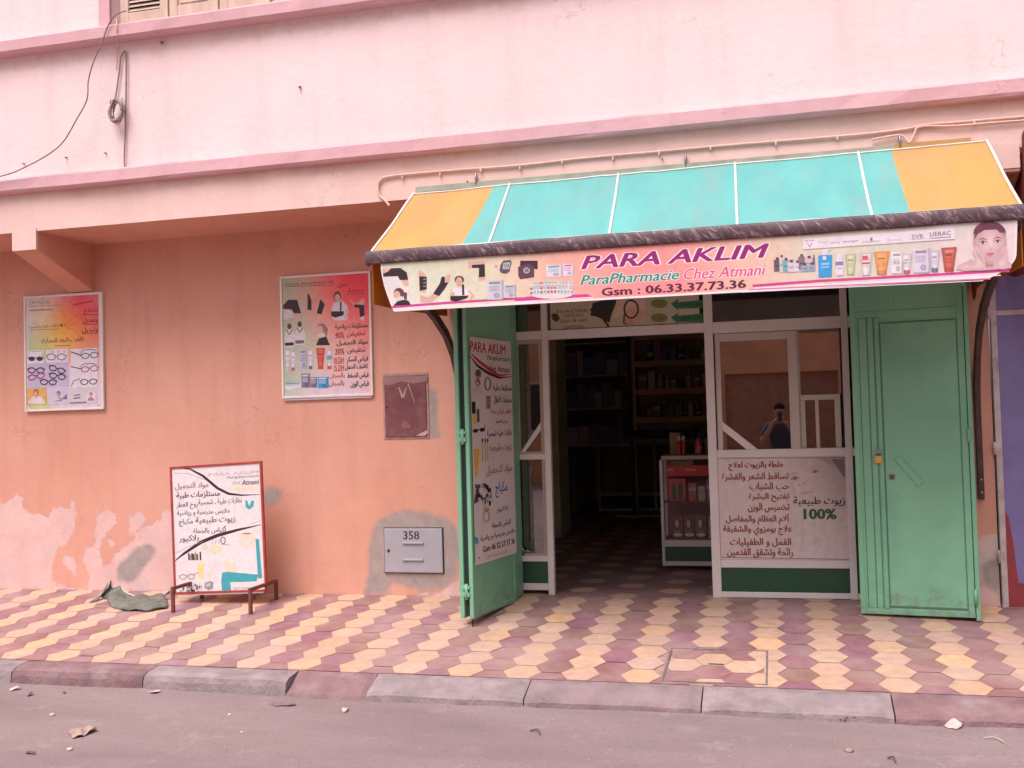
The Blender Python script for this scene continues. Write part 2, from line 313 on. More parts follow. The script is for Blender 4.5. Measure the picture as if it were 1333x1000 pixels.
# ------------------------------------------------------------------ colours and materials
PINKW = (.80, .56, .50)
def plaster(name, base, dark, dirt_shade_col=(.36, .22, .17), low=None):
    if name in MATS: return MATS[name]
    m = bpy.data.materials.new(name); m.use_nodes = True; n = m.node_tree; b = n.nodes['Principled BSDF']
    L = n.links.new; b.inputs['Roughness'].default_value = .92; b.inputs['Specular IOR Level'].default_value = .15
    g = n.nodes.new('ShaderNodeNewGeometry')
    def nz(sc_, det=6, ro=.6, vec=None, dist=0):
        x = n.nodes.new('ShaderNodeTexNoise'); x.inputs['Scale'].default_value = sc_; x.inputs['Detail'].default_value = det; x.inputs['Roughness'].default_value = ro; x.inputs['Distortion'].default_value = dist
        L(vec or g.outputs['Position'], x.inputs['Vector']); return x.outputs[0]
    def ramp(i, a, c, ca=(0, 0, 0, 1), cb=(1, 1, 1, 1)):
        x = n.nodes.new('ShaderNodeValToRGB'); e = x.color_ramp.elements; e[0].position = a; e[1].position = c; e[0].color = ca; e[1].color = cb; L(i, x.inputs[0]); return x.outputs[0]
    def mix(f, a, c, bt='MIX'):
        x = n.nodes.new('ShaderNodeMixRGB'); x.blend_type = bt
        for i, q in ((0, f), (1, a), (2, c)):
            if isinstance(q, (tuple, float, int)): x.inputs[i].default_value = q if not isinstance(q, tuple) else (tuple(q)+(1,))[:4]
            else: L(q, x.inputs[i])
        return x.outputs[0]
    def attr(nm): x = n.nodes.new('ShaderNodeAttribute'); x.attribute_name = nm; return x.outputs['Fac']
    def math_(op, a, c):
        x = n.nodes.new('ShaderNodeMath'); x.operation = op
        for i, q in ((0, a), (1, c)):
            if isinstance(q, (float, int)): x.inputs[i].default_value = q
            else: L(q, x.inputs[i])
        return x.outputs[0]
    c = mix(ramp(nz(.9, 8, .65), .35, .7), base, dark)
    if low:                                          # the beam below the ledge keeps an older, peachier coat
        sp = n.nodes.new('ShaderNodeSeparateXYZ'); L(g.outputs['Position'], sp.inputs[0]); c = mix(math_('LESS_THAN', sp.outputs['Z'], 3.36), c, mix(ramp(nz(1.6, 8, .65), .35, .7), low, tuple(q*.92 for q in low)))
    mpv = n.nodes.new('ShaderNodeVectorMath'); mpv.operation = 'MULTIPLY'; mpv.inputs[1].default_value = (5, 5, .5); L(g.outputs['Position'], mpv.inputs[0])
    c = mix(math_('MULTIPLY', ramp(nz(1.2, 7, .6, mpv.outputs[0]), .50, .78), .30), c, tuple(q*.7 for q in dark))     # run-off streaks
    c = mix(math_('MULTIPLY', ramp(nz(7, 10, .75), .66, .74), .35), c, tuple(q*.62 for q in dark))                    # specks
    c = mix(math_('MULTIPLY', ramp(nz(2.6, 10, .72, None, .6), .55, .72), .28), c, tuple(min(.9, q*1.12) for q in base))
    c = mix(math_('MULTIPLY', ramp(nz(150, 2, .5), .45, .75), .16), c, tuple(q*.72 for q in dark))
    wv = n.nodes.new('ShaderNodeTexVoronoi'); wv.feature = 'DISTANCE_TO_EDGE'; wv.inputs['Scale'].default_value = .85
    wd_ = n.nodes.new('ShaderNodeVectorMath'); wd_.operation = 'ADD'; nn_ = n.nodes.new('ShaderNodeTexNoise'); nn_.inputs['Scale'].default_value = 3.5; nn_.inputs['Detail'].default_value = 6; L(g.outputs['Position'], nn_.inputs['Vector']); L(g.outputs['Position'], wd_.inputs[0]); L(nn_.outputs['Color'], wd_.inputs[1]); L(wd_.outputs[0], wv.inputs['Vector'])
    ck = math_('MULTIPLY', math_('LESS_THAN', wv.outputs['Distance'], .0028), ramp(nz(1.3, 3), .52, .6)); c = mix(math_('MULTIPLY', ck, .45), c, tuple(q*.5 for q in dark))
    peel = attr('peel'); grey = attr('grey'); dirt_shade = attr('dirt_shade')
    pe = math_('ADD', peel, math_('MULTIPLY', math_('SUBTRACT', nz(13, 12, .78), .5), 2.0))
    pm = ramp(pe, .42, .60)
    old = mix(ramp(nz(4, 10, .75), .38, .66), (.71, .49, .45), (.62, .405, .37)); old = mix(ramp(nz(17, 10, .75), .60, .68), old, (.47, .31, .285)); old = mix(ramp(nz(3.3, 9, .7, None, 1), .58, .63), old, (.56, .47, .45))
    c = mix(pm, c, old)
    rim = ramp(pe, .42, .5); rim2 = math_('MULTIPLY', math_('SUBTRACT', rim, pm), .22)
    c = mix(rim2, c, (.48, .25, .2))
    ge = math_('ADD', grey, math_('MULTIPLY', math_('SUBTRACT', nz(5, 9, .65), .5), .9))
    c = mix(math_('MULTIPLY', ramp(ge, .30, .58), .95), c, mix(ramp(nz(11, 8, .7), .35, .7), (.40, .33, .305), (.28, .235, .225)))
    de = math_('ADD', dirt_shade, math_('MULTIPLY', math_('SUBTRACT', nz(8, 10, .7), .5), 1.1))
    c = mix(math_('MULTIPLY', ramp(de, .35, .95), .55), c, dirt_shade_col)  # dirt, and on the upper wall also the painted ledge shade
    L(c, b.inputs['Base Color'])
    bp = n.nodes.new('ShaderNodeBump'); bp.inputs['Strength'].default_value = .35; bp.inputs['Distance'].default_value = .012
    h = math_('SUBTRACT', math_('ADD', nz(14, 9, .6), math_('MULTIPLY', nz(2.2, 4), .8)), math_('MULTIPLY', pm, .35))
    L(h, bp.inputs['Height']); L(bp.outputs[0], b.inputs['Normal'])
    MATS[name] = m; return m
M_low = plaster('salmon_plaster', (.67, .36, .27), (.61, .295, .21))
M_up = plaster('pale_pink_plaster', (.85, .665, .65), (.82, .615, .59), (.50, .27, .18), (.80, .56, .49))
M_led = plaster('rose_plaster', (.68, .42, .44), (.62, .37, .385))
M_alu = mat('white_aluminium', (.66, .60, .57), .35, .04, 5, spec=.5)
M_green = mat('green_paint', (.185, .43, .265), .5, .10, 2.2, bump=.08, dirt_shade=(.10, .30, .19), dirt_amt=.6)
def grime_foot(m, col, top=.5, amt=.75):              # scuffs and rust that gather at the foot of a painted door
    n = m.node_tree; b = n.nodes['Principled BSDF']; L = n.links.new; src = b.inputs['Base Color'].links[0].from_socket
    g = n.nodes.new('ShaderNodeNewGeometry'); sp = n.nodes.new('ShaderNodeSeparateXYZ'); L(g.outputs['Position'], sp.inputs[0])
    x = n.nodes.new('ShaderNodeTexNoise'); x.inputs['Scale'].default_value = 12; x.inputs['Detail'].default_value = 10; x.inputs['Roughness'].default_value = .75; L(g.outputs['Position'], x.inputs['Vector'])
    mr = n.nodes.new('ShaderNodeMapRange'); mr.inputs[1].default_value = -.02; mr.inputs[2].default_value = top; mr.inputs[3].default_value = .16; mr.inputs[4].default_value = -.10; L(sp.outputs['Z'], mr.inputs[0])
    a = n.nodes.new('ShaderNodeMath'); a.operation = 'ADD'; L(x.outputs[0], a.inputs[0]); L(mr.outputs[0], a.inputs[1])
    r = n.nodes.new('ShaderNodeValToRGB'); r.color_ramp.elements[0].position = .56; r.color_ramp.elements[1].position = .70; r.color_ramp.elements[1].color = (amt,)*3+(1,); L(a.outputs[0], r.inputs[0])
    mx_ = n.nodes.new('ShaderNodeMixRGB'); mx_.inputs[2].default_value = tuple(col)+(1,); L(r.outputs[0], mx_.inputs[0]); L(src, mx_.inputs[1]); L(mx_.outputs[0], b.inputs['Base Color'])
grime_foot(M_green, (.17, .17, .11), .35, .5)
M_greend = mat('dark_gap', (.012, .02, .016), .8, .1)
M_dkgreen = mat('dark_green_panel', (.008, .065, .032), .3, .2, 3)
M_brown = mat('brown_painted_steel', (.075, .028, .022), .45, .3, 12, dirt_shade=(.14, .06, .045), dirt_amt=.6)
M_red = mat('red_painted_steel', (.36, .045, .035), .5, .25, 25, dirt_shade=(.2, .02, .02), dirt_amt=.8, dirt_scale=14)
M_rust = mat('rusty_steel', (.16, .045, .035), .7, .3, 30, bump=.2)
M_glass = glass_mat('window_glass', (.55, .50, .46), .13)
M_sash = glass_mat('sash_glass', (.5, .45, .42), .21)
M_clear = glass_mat('cabinet_glass', (.92, .93, .92), .0, 1.22)
M_conduit = mat('painted_conduit', (.72, .49, .41), .7, .12, 20)
M_cable = mat('grey_cable', (.24, .18, .17), .6, .2, 20)
M_steel = mat('galvanised_steel', (.35, .33, .33), .4, .15, 40, metal=.7)
M_black = mat('black_rubber', (.015, .013, .012), .6, .2)

def inside(p, poly):
    x, y = p; r = False; n = len(poly)
    for i in range(n):
        a, c = poly[i], poly[(i+1) % n]
        if (a[1] > y) != (c[1] > y) and x < (c[0]-a[0])*(y-a[1])/(c[1]-a[1])+a[0]: r = not r
    return r
def sdist(p, poly):
    P = Vector(p); d = 1e9; n = len(poly)
    for i in range(n):
        a, c = Vector(poly[i]), Vector(poly[(i+1) % n]); e = c-a
        t = max(0, min(1, (P-a).dot(e)/max(e.length_squared, 1e-9))); d = min(d, (P-a-e*t).length)
    return -d if inside(p, poly) else d
def zpoly(ox, oy, s, pts, Y=0):
    return [(lambda q: (q.x, q.z))(at(ox+x/s, oy+y/s, Y)) for x, y in pts]

# ================================================================== THE SETTING
SL = .09                                             # the pavement falls towards the kerb
KY = -1.80                                           # back edge of the kerb
ROADZ = -.27
def clip(poly, f):                                   # keep f(p) >= 0
    out = []
    for i in range(len(poly)):
        a, b = poly[i], poly[(i+1) % len(poly)]; fa, fb = f(a), f(b)
        if fa >= 0: out.append(a)
        if (fa >= 0) != (fb >= 0):
            t = fa/(fa-fb); out.append((a[0]+(b[0]-a[0])*t, a[1]+(b[1]-a[1])*t))
    return out
CREAM, RED = (.57, .375, .262), (.275, .135, .14)
HX, HY, X0T, GAP = .1815, .228, .065, .0016
def hexes(mb, x0, x1, y0, y1, zf, pick, hole=None):
    a = HX/1.5
    for i in range(int((x0-X0T)/HX)-1, int((x1-X0T)/HX)+2):
        for j in range(int(y0/HY)-2, int(y1/HY)+2):
            cx = X0T+i*HX; cy_ = j*HY+(HY/2 if i % 2 else 0)+.03
            s = 1-GAP/.1
            p = [(cx+a*math.cos(R(60*k))*s, cy_+HY/2*(math.sin(R(60*k))/.866)*s) for k in range(6)]
            for f in (lambda q: q[0]-x0, lambda q: x1-q[0], lambda q: q[1]-y0, lambda q: y1-q[1]):
                if p: p = clip(p, f)
            if len(p) < 3: continue
            if hole and hole(cx, cy_): continue
            v = random.uniform(.93, 1.05); c = pick(i, j); q = random.random()
            if c is CREAM: c = (c[0]*v, c[1]*v*random.uniform(.96, 1.03), c[2]*v*random.uniform(.88, 1.08)) if q > .05 else (.66*v, .40*v, .23*v)
            else: c = (c[0]*v, c[1]*v*random.uniform(.92, 1.2), c[2]*v*random.uniform(.92, 1.25))
            dz = random.uniform(-.0014, .0014)
            mb.add([(x, y, zf(y)+dz) for x, y in p], [tuple(range(len(p)))], 0, c)
slope = lambda y: y*SL if y < 0 else 0.0
pv = MB()
COVER = (-.715, -.11, -1.765, -1.15)
hexes(pv, -10.5, 4.6, KY, .075, slope, lambda i, j: RED if i % 2 == 0 else CREAM, lambda x, y: COVER[0]+.02 < x < COVER[1]-.02 and COVER[2]+.02 < y < COVER[3]-.02)
# threshold strip and shop floor: red field with single cream hexagons
hexes(pv, -2.9, 1.3, .079, 8.6, lambda y: 0.0, lambda i, j: CREAM if i % 2 and (j+(i//2)) % 2 == 0 else RED)
M_tile = attr_mat('cement_tiles', .5, .16, 13, bump=.15, spec=.3, fade=.75)
M_grout = mat('grout', (.34, .215, .185), .9, .25, 14)
for x0, x1 in ((-60, -10.5), (4.6, 60)): pv.prism([(x0, 0, -.002), (x0, KY, KY*SL-.002), (x0, KY, -.4), (x0, 0, -.4)], (x1-x0, 0, 0), 1)
pv.prism([(-10.5, .1, -.004), (-10.5, 0, -.004), (-10.5, KY, KY*SL-.004), (-10.5, KY, -.4), (-10.5, .1, -.4)], (15.1, 0, 0), 1)
pv.box(-2.95, 1.35, .101, 8.65, -.2, -.004, 1)
tag(pv.build('pavement', [M_tile, M_grout]), kind='structure')
# road
rd = MB(); nx, ny = 150, 70
def rz(x, y): return ROADZ + .012*noise.noise((x*.8, y*.8, 0)) + .004*noise.noise((x*4, y*4, 3)) - .02*max(0, 1-(-1.9-y)/.5)*0
xs = [-8+12*i/nx for i in range(nx+1)]; ys = [-5+3.2*j/ny for j in range(ny+1)]
rd.add([(x, y, rz(x, y) if 0 < i < nx and 0 < j else ROADZ) for j, y in enumerate(ys) for i, x in enumerate(xs)],
       [(j*(nx+1)+i, j*(nx+1)+i+1, (j+1)*(nx+1)+i+1, (j+1)*(nx+1)+i) for j in range(ny) for i in range(nx)], 0, None, True)
for q in (((-150, -150), (150, -150), (150, -5), (-150, -5)), ((-150, -5), (-8, -5), (-8, -1.8), (-150, -1.8)), ((4, -5), (150, -5), (150, -1.8), (4, -1.8))):
    rd.add([(x, y, ROADZ) for x, y in q], [(0, 1, 2, 3)])
def road_mat():
    m = bpy.data.materials.new('dusty_asphalt'); m.use_nodes = True; n = m.node_tree; b = n.nodes['Principled BSDF']; L = n.links.new
    b.inputs['Roughness'].default_value = .9; b.inputs['Specular IOR Level'].default_value = .2
    g = n.nodes.new('ShaderNodeNewGeometry')
    def nz(s, d, ro=.6, st=(1, 1, 1)):
        v = n.nodes.new('ShaderNodeVectorMath'); v.operation = 'MULTIPLY'; v.inputs[1].default_value = st; L(g.outputs['Position'], v.inputs[0])
        x = n.nodes.new('ShaderNodeTexNoise'); x.inputs['Scale'].default_value = s; x.inputs['Detail'].default_value = d; x.inputs['Roughness'].default_value = ro; L(v.outputs[0], x.inputs['Vector']); return x.outputs[0]
    def ramp(i, a, c):
        x = n.nodes.new('ShaderNodeValToRGB'); x.color_ramp.elements[0].position = a; x.color_ramp.elements[1].position = c; L(i, x.inputs[0]); return x.outputs[0]
    def mix(f, a, c):
        x = n.nodes.new('ShaderNodeMixRGB')
        for i, q in ((0, f), (1, a), (2, c)):
            if isinstance(q, tuple): x.inputs[i].default_value = q+(1,)
            else: L(q, x.inputs[i])
        return x.outputs[0]
    c = mix(ramp(nz(1.1, 7, .62, (.6, 1.6, 1)), .3, .7), (.205, .15, .15), (.29, .22, .217))
    c = mix(ramp(nz(3.4, 9, .7), .56, .78), c, (.35, .275, .265))
    c = mix(ramp(nz(2.3, 9, .72, (.5, 1.4, 1)), .62, .8), c, (.17, .12, .115))
    c = mix(ramp(nz(26, 8, .75), .55, .70), c, (.20, .145, .14))
    c = mix(ramp(nz(90, 3, .6), .60, .70), c, (.15, .11, .105))
    c = mix(ramp(nz(70, 2, .5), .70, .76), c, (.50, .42, .38))
    L(c, b.inputs['Base Color'])
    bp = n.nodes.new('ShaderNodeBump'); bp.inputs['Strength'].default_value = .5; bp.inputs['Distance'].default_value = .008
    L(nz(60, 8, .7), bp.inputs['Height']); L(bp.outputs[0], b.inputs['Normal']); return m
M_road = road_mat()
tag(rd.build('road', M_road), kind='structure')
# kerb stones, each with its own paint, wear and length
M_kred = mat('worn_red_kerb_paint', (.215, .125, .13), .9, .22, 7, bump=.8, dirt_shade=(.30, .22, .215), dirt_amt=1, dirt_scale=5)
M_kwhite = mat('worn_white_kerb_paint', (.275, .22, .222), .9, .22, 7, bump=.8, dirt_shade=(.215, .15, .145), dirt_amt=1, dirt_scale=5)
M_kgrey = mat('bare_grey_kerb', (.235, .175, .178), .9, .22, 7, bump=.8, dirt_shade=(.30, .17, .16), dirt_amt=.7, dirt_scale=5)
def kx(px, py): return at(px, py, KY-.03).x
KX = [-6.2, kx(35, 860), kx(203, 865), kx(386, 870), kx(490, 884), kx(690, 887), kx(915, 895), kx(1160, 908), 2.25, 3.3]
KS = [(M_kwhite, 'whitewashed kerb stone cut off by the left edge of the photo', 0), (M_kred, 'dull red kerb stone next after the whitewashed one at the left', 0),
      (M_kwhite, 'squared whitish kerb stone with scuffed face, in front of the standing sign', 0), (M_kred, 'broken low kerb stone with red corner, buried under smeared mortar', 1),
      (M_kwhite, 'pale rounded kerb stone just below the open left shop door', 2), (M_kgrey, 'greyish red kerb stone below the shop doorway, left of the inspection cover', 2),
      (M_kwhite, 'flaking white kerb stone under the tile inspection cover and the weed', 2), (M_kred, 'reddish kerb stone in front of the right green door, beside torn paper', 2),
      (M_kwhite, 'kerb stone at the right end past the edge of the photo', 2)]
for i, (m_, lab, kind) in enumerate(KS):
    x0, x1 = KX[i]+.004, KX[i+1]-.004; zt = KY*SL-.004; d = .19 if kind < 2 else .215
    if i == len(KS)-1: continue
    n_ = 14; rows = []
    prof0 = [(KY+.0, zt), (KY-d+.05, zt-.002), (KY-d+.012, zt-.02), (KY-d, zt-.055), (KY-d-.004, ROADZ-.03)]
    prof1 = [(KY, zt), (KY-.07, zt-.02), (KY-.14, zt-.06), (KY-.2, zt-.09), (KY-.23, ROADZ-.03)]
    prof2 = [(KY, zt), (KY-.06, zt-.006), (KY-d+.01, zt-.052), (KY-d-.004, zt-.072), (KY-d-.008, ROADZ-.03)]
    P_ = (prof0, prof1, prof2)[kind]; mb = MB(); vs = []
    for k in range(n_+1):
        t = k/n_; x = x0+(x1-x0)*t; e = .012 if k in (0, n_) else 0
        for q, (y, z) in enumerate(P_):
            j = .007*noise.noise((x*3, q*2.7, i)) + .005*noise.noise((x*11, q*4, i+5))
            vs.append((x, y+(j if q else 0)+e*(q > 0), z+(j if 0 < q < 4 else 0)-e*(0 < q < 4)))
    np_ = len(P_)
    fs = [(k*np_+q, k*np_+q+1, (k+1)*np_+q+1, (k+1)*np_+q) for k in range(n_) for q in range(np_-1)]
    b0 = len(vs); vs += [(x0, KY, ROADZ-.03), (x1, KY, ROADZ-.03)]
    fs += [tuple(range(np_-1, -1, -1))+(b0,), tuple(n_*np_+q for q in range(np_))+(b0+1,)]
    mb.add(vs, fs, 0, None, False)
    tag(mb.build('kerb_stone', m_, None, 0, ((x0+x1)/2, KY-.1, ROADZ)), lab, 'kerb stone', 'kerb stones along the pavement edge')
kb = MB(); kb.box(-60, KX[0], KY-.19, KY, ROADZ-.03, KY*SL-.004); kb.box(KX[-2], 60, KY-.21, KY, ROADZ-.03, KY*SL-.004)
tag(kb.build('kerb', M_kgrey, None, .015), kind='structure')

# ================================================================== THE BUILDING
bld = thing('building', 'pink plastered building with projecting upper storey over a salmon ground floor', 'building')
PEEL = [zpoly(0, 580, 4.546, q) for q in (
    [(-200, 380), (0, 350), (60, 320), (100, 285), (130, 300), (140, 370), (190, 400), (290, 420), (320, 360), (400, 370), (420, 330), (450, 350), (440, 480), (400, 590), (340, 600), (310, 740), (300, 790), (360, 830), (520, 850), (520, 870), (-200, 870)],
    [(560, 440), (630, 370), (700, 420), (660, 490), (600, 560), (610, 600), (560, 600), (555, 500)], [(640, 560), (670, 510), (675, 600), (640, 590)],
    [(760, 480), (770, 410), (830, 395), (860, 440), (820, 510), (780, 530)],
    [(500, 600), (560, 600), (600, 650), (610, 710), (650, 700), (680, 640), (760, 580), (800, 530), (860, 470), (940, 450), (980, 360), (1030, 400), (1150, 560), (1200, 800), (1150, 865), (520, 865), (530, 760), (490, 680)],
    [(370, 660), (440, 655), (450, 720), (440, 790), (430, 740), (370, 700)])] + [zpoly(440, 640, 6.25, [(800, 830), (1000, 700), (1000, 870), (500, 870), (700, 820)])]
GREY = [zpoly(440, 640, 6.25, [(280, 340), (340, 230), (450, 170), (650, 160), (850, 200), (920, 270), (980, 380), (975, 650), (900, 760), (700, 790), (440, 740), (420, 830), (210, 830), (250, 640)]),
        zpoly(0, 580, 4.546, [(700, 790), (700, 720), (760, 660), (800, 620), (880, 590), (910, 620), (860, 690), (820, 760), (760, 800)]),
        zpoly(120, 580, 4.1667, [(920, 240), (980, 230), (1030, 250), (1010, 300), (940, 320)]), zpoly(340, 330, 3.846, [(836, 690), (870, 690), (885, 760), (870, 840), (888, 905), (840, 915)])]
def wall_grid(name, x0, x1, z0, z1, st, Y, m, peel=(), grey=(), dirt_shade=None, parent=bld, hole=None):
    nx, nz_ = max(1, round((x1-x0)/st)), max(1, round((z1-z0)/st)); mb = MB()
    P = [(x0+(x1-x0)*i/nx, z0+(z1-z0)*j/nz_) for j in range(nz_+1) for i in range(nx+1)]
    fs = [(j*(nx+1)+i, j*(nx+1)+i+1, (j+1)*(nx+1)+i+1, (j+1)*(nx+1)+i) for j in range(nz_) for i in range(nx)]
    mb.add([(x, Y+.004*noise.noise((x*1.3, z*1.3, 7)), z) for x, z in P], fs, 0, None, True)
    o = mb.build(name, m, parent)
    bb = [(pl, min(p[0] for p in pl)-.2, max(p[0] for p in pl)+.2, min(p[1] for p in pl)-.2, max(p[1] for p in pl)+.2) for pl in peel]
    gg = [(pl, min(p[0] for p in pl)-.3, max(p[0] for p in pl)+.3, min(p[1] for p in pl)-.3, max(p[1] for p in pl)+.3) for pl in grey]
    def field(q, Ls, wd):
        b = -1
        for pl, a, c, d, e in Ls:
            if a < q[0] < c and d < q[1] < e: b = max(b, -sdist(q, pl)/wd)
        return max(-.6, min(1.6, .5+b))
    for nm, fn in (('peel', lambda q: field(q, bb, .10)), ('grey', lambda q: field(q, gg, .16)), ('dirt_shade', dirt_shade or (lambda q: -1))):
        a = o.data.attributes.new(nm, 'FLOAT', 'POINT'); a.data.foreach_set('value', [fn(q) for q in P])
    return o
lowdirt = lambda q: .62-(q[1]+.03)/.16
wall_grid('ground_floor_wall', -8.4, -2.07, -.06, 3.035, .035, 0, M_low, PEEL, GREY, lowdirt)
PR = [zpoly(1220, 560, 3.708, [(190, 540), (240, 500), (300, 510), (330, 700), (330, 910), (190, 910)])]
GR = [zpoly(1220, 560, 3.708, [(230, 640), (300, 610), (320, 760), (300, 800), (220, 740)])]
wall_grid('door_pier', 1.22, 1.452, -.1, 3.03, .03, -.02, M_low, PR, GR, lowdirt)
m = MB(); m.box(-14, -8.4, 0, .3, -.3, 3.03); m.box(-8.4, -2.07, .012, .3, -.3, 3.03); m.box(-2.07, -2.05, .0, .3, -.1, 3.03); m.box(1.225, 1.452, -.01, .3, -.1, 3.03); m.box(2.9, 9, 0, .3, -.3, 3.03)
m.box(-2.05, 1.225, .02, .3, 2.62, 3.03); m.box(1.452, 2.9, .02, .3, 2.3, 3.03)
m.build('wall_body', M_low, bld)
# projecting storey
OV = -.72; SOF = 3.03
m = MB(); m.box(-14, 9, OV+.012, .3, SOF, 7.2); m.build('overhang_body', M_low, bld)
wall_grid('upper_storey_wall', -9, 4.5, SOF+.001, 6.2, .055, OV, M_up, (), (), lambda q: -.1+max(.75*max(0, 1-(3.36-q[1])/.2) if q[1] < 3.36 else 0, .95*max(0, 1-(4.5-q[1])/.30) if q[1] < 4.5 else 0, .35*max(0, 1-(q[1]-3.46)/.12) if q[1] > 3.46 else 0))  # brown under both ledges is stain plus painted ledge shade
m = MB()                                            # ledges: a slim projecting course each
def ledge(z0, z1, d, name):
    m = MB(); n = 90; vs = []; prof = [(OV+.005, z0), (OV-d*.8, z0+.004), (OV-d, z0+.02), (OV-d, z1-.015), (OV-d*.85, z1), (OV+.005, z1+.012)]
    for k in range(n+1):
        x = -9+13.5*k/n
        for q, (y, z) in enumerate(prof):
            j = .006*noise.noise((x*2.1, q, z0)) + .004*noise.noise((x*7, q*3, z0)); vs.append((x, y+j, z+j*(q in (1, 2, 3))))
    np_ = len(prof); m.add(vs, [(k*np_+q, (k+1)*np_+q, (k+1)*np_+q+1, k*np_+q+1) for k in range(n) for q in range(np_-1)])
    return m.build(name, M_led, bld)
ledge(3.345, 3.465, .075, 'ledge'); ledge(4.485, 4.605, .10, 'ledge')
# bracket under the overhang, deeper towards the wall
def bracket(x0, x1):
    vs = [(x, OV-.004+.01*noise.noise((x*5, z*9, 1))*0, z) for x, z in ((x0, SOF), (x1, SOF))]
    m = MB(); pr = [(OV-.003, SOF+.02), (OV-.003, 2.875), (-.0, 2.61), (.02, 2.61), (.02, SOF+.02)]
    m.prism([(x0, y, z) for y, z in pr], (x1-x0, 0, 0)); return m
bracket(-6.03, -5.79).build('bracket', M_low, bld, .012)
B('bracket_face', M_up, bld, (-6.025, -5.795, OV-.008, OV-.0035, 2.88, 3.06))
bracket(1.30, 1.552).build('bracket', M_low, bld, .012); B('bracket_face', M_up, bld, (1.305, 1.547, OV-.008, OV-.0035, 2.90, 3.06))
# upper window with wooden shutters
M_shut = mat('weathered_cream_wood', (.62, .46, .36), .7, .18, 9, bump=.25, dirt_shade=(.42, .28, .22), dirt_amt=.7, dirt_scale=6, stretch=(1, 1, .15))
wn = thing('shuttered_window', 'weathered cream wooden window shutters above the upper pink ledge', 'window', (-4.4, OV, 4.62))
B('frame', M_led, wn, (-5.16, -5.06, OV-.03, OV+.02, 4.60, 6.1), (-3.62, -3.5, OV-.03, OV+.02, 4.60, 6.1))
B('reveal', mat('grey_rose_reveal', (.36, .22, .21), .9, .1), wn, (-5.06, -4.955, OV-.015, OV+.02, 4.618, 6.1))
for k in range(3):
    x0 = -4.95+k*.44; x1 = x0+.425
    sh = B('shutter', M_shut, wn, (x0, x0+.07, OV-.045, OV-.004, 4.622, 6.0), (x1-.07, x1, OV-.045, OV-.004, 4.622, 6.0), (x0+.07, x1-.07, OV-.043, OV-.006, 4.622, 4.70), bevel=.004)
    m = MB()
    if k == 1: m.box(x0+.07, x1-.07, OV-.03, OV-.01, 4.70, 4.86); m.box(x0+.09, x1-.09, OV-.037, OV-.031, 4.72, 4.84)
    else:
        for z in range(24):
            zz = 4.715+z*.035
            m.add([(x0+.07, OV-.034, zz), (x1-.07, OV-.034, zz), (x1-.07, OV-.012, zz+.028), (x0+.07, OV-.012, zz+.028)], [(0, 1, 2, 3)])
            m.add([(x0+.07, OV-.034, zz-.006), (x1-.07, OV-.034, zz-.006), (x1-.07, OV-.034, zz), (x0+.07, OV-.034, zz)], [(0, 1, 2, 3)])
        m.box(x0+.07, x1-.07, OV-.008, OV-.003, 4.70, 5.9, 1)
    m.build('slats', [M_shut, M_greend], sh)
# shop room behind the front
M_room = mat('olive_room_wall', (.62, .58, .40), .7, .15, 3)
m = MB(); m.box(-2.98, -2.9, .31, 8.6, -.05, 2.95); m.box(-2.9, 1.3, 8.5, 8.6, -.05, 2.95); m.box(1.28, 1.36, .31, 8.6, -.05, 2.95); m.box(-2.98, 1.36, .31, 8.6, 2.95, 3.0); m.box(-2.9, -2.48, 3.9, 4.45, 0, 2.95)
m.build('shop_room', M_room, bld)

# opposite side of the street: only its reflection shows in the shop glass
hs_ = thing('house', 'orange plastered house across the street, reflected in the shop glass', 'house', (0, -17, ROADZ))
M_opp = mat('orange_plaster', (.68, .34, .19), .9, .2, 1.2)
m = MB(); m.box(-9, -1.2, -17.4, -17, ROADZ, 3.9); m.box(-1.2, 1.4, -17.4, -17, 2.3, 3.9); m.box(1.4, 8, -17.4, -17, ROADZ, 3.9); m.build('wall', M_opp, hs_)
B('roof', M_opp, hs_, (-9.1, 8.1, -24, -16.9, 3.9, 4.05))
B('garage_door', mat('brown_door_paint', (.38, .18, .11), .6, .2), hs_, (-1.2, 1.4, -17.3, -17.15, ROADZ, 2.3), bevel=.01)
for x in (-6, -3.6, 3.2, 6.5):
    f = B('window', M_shut, hs_, (x-.6, x+.6, -17.0, -16.95, 1.0, 2.3)); B('pane', M_black, f, (x-.52, x+.52, -16.95, -16.94, 1.08, 2.22))

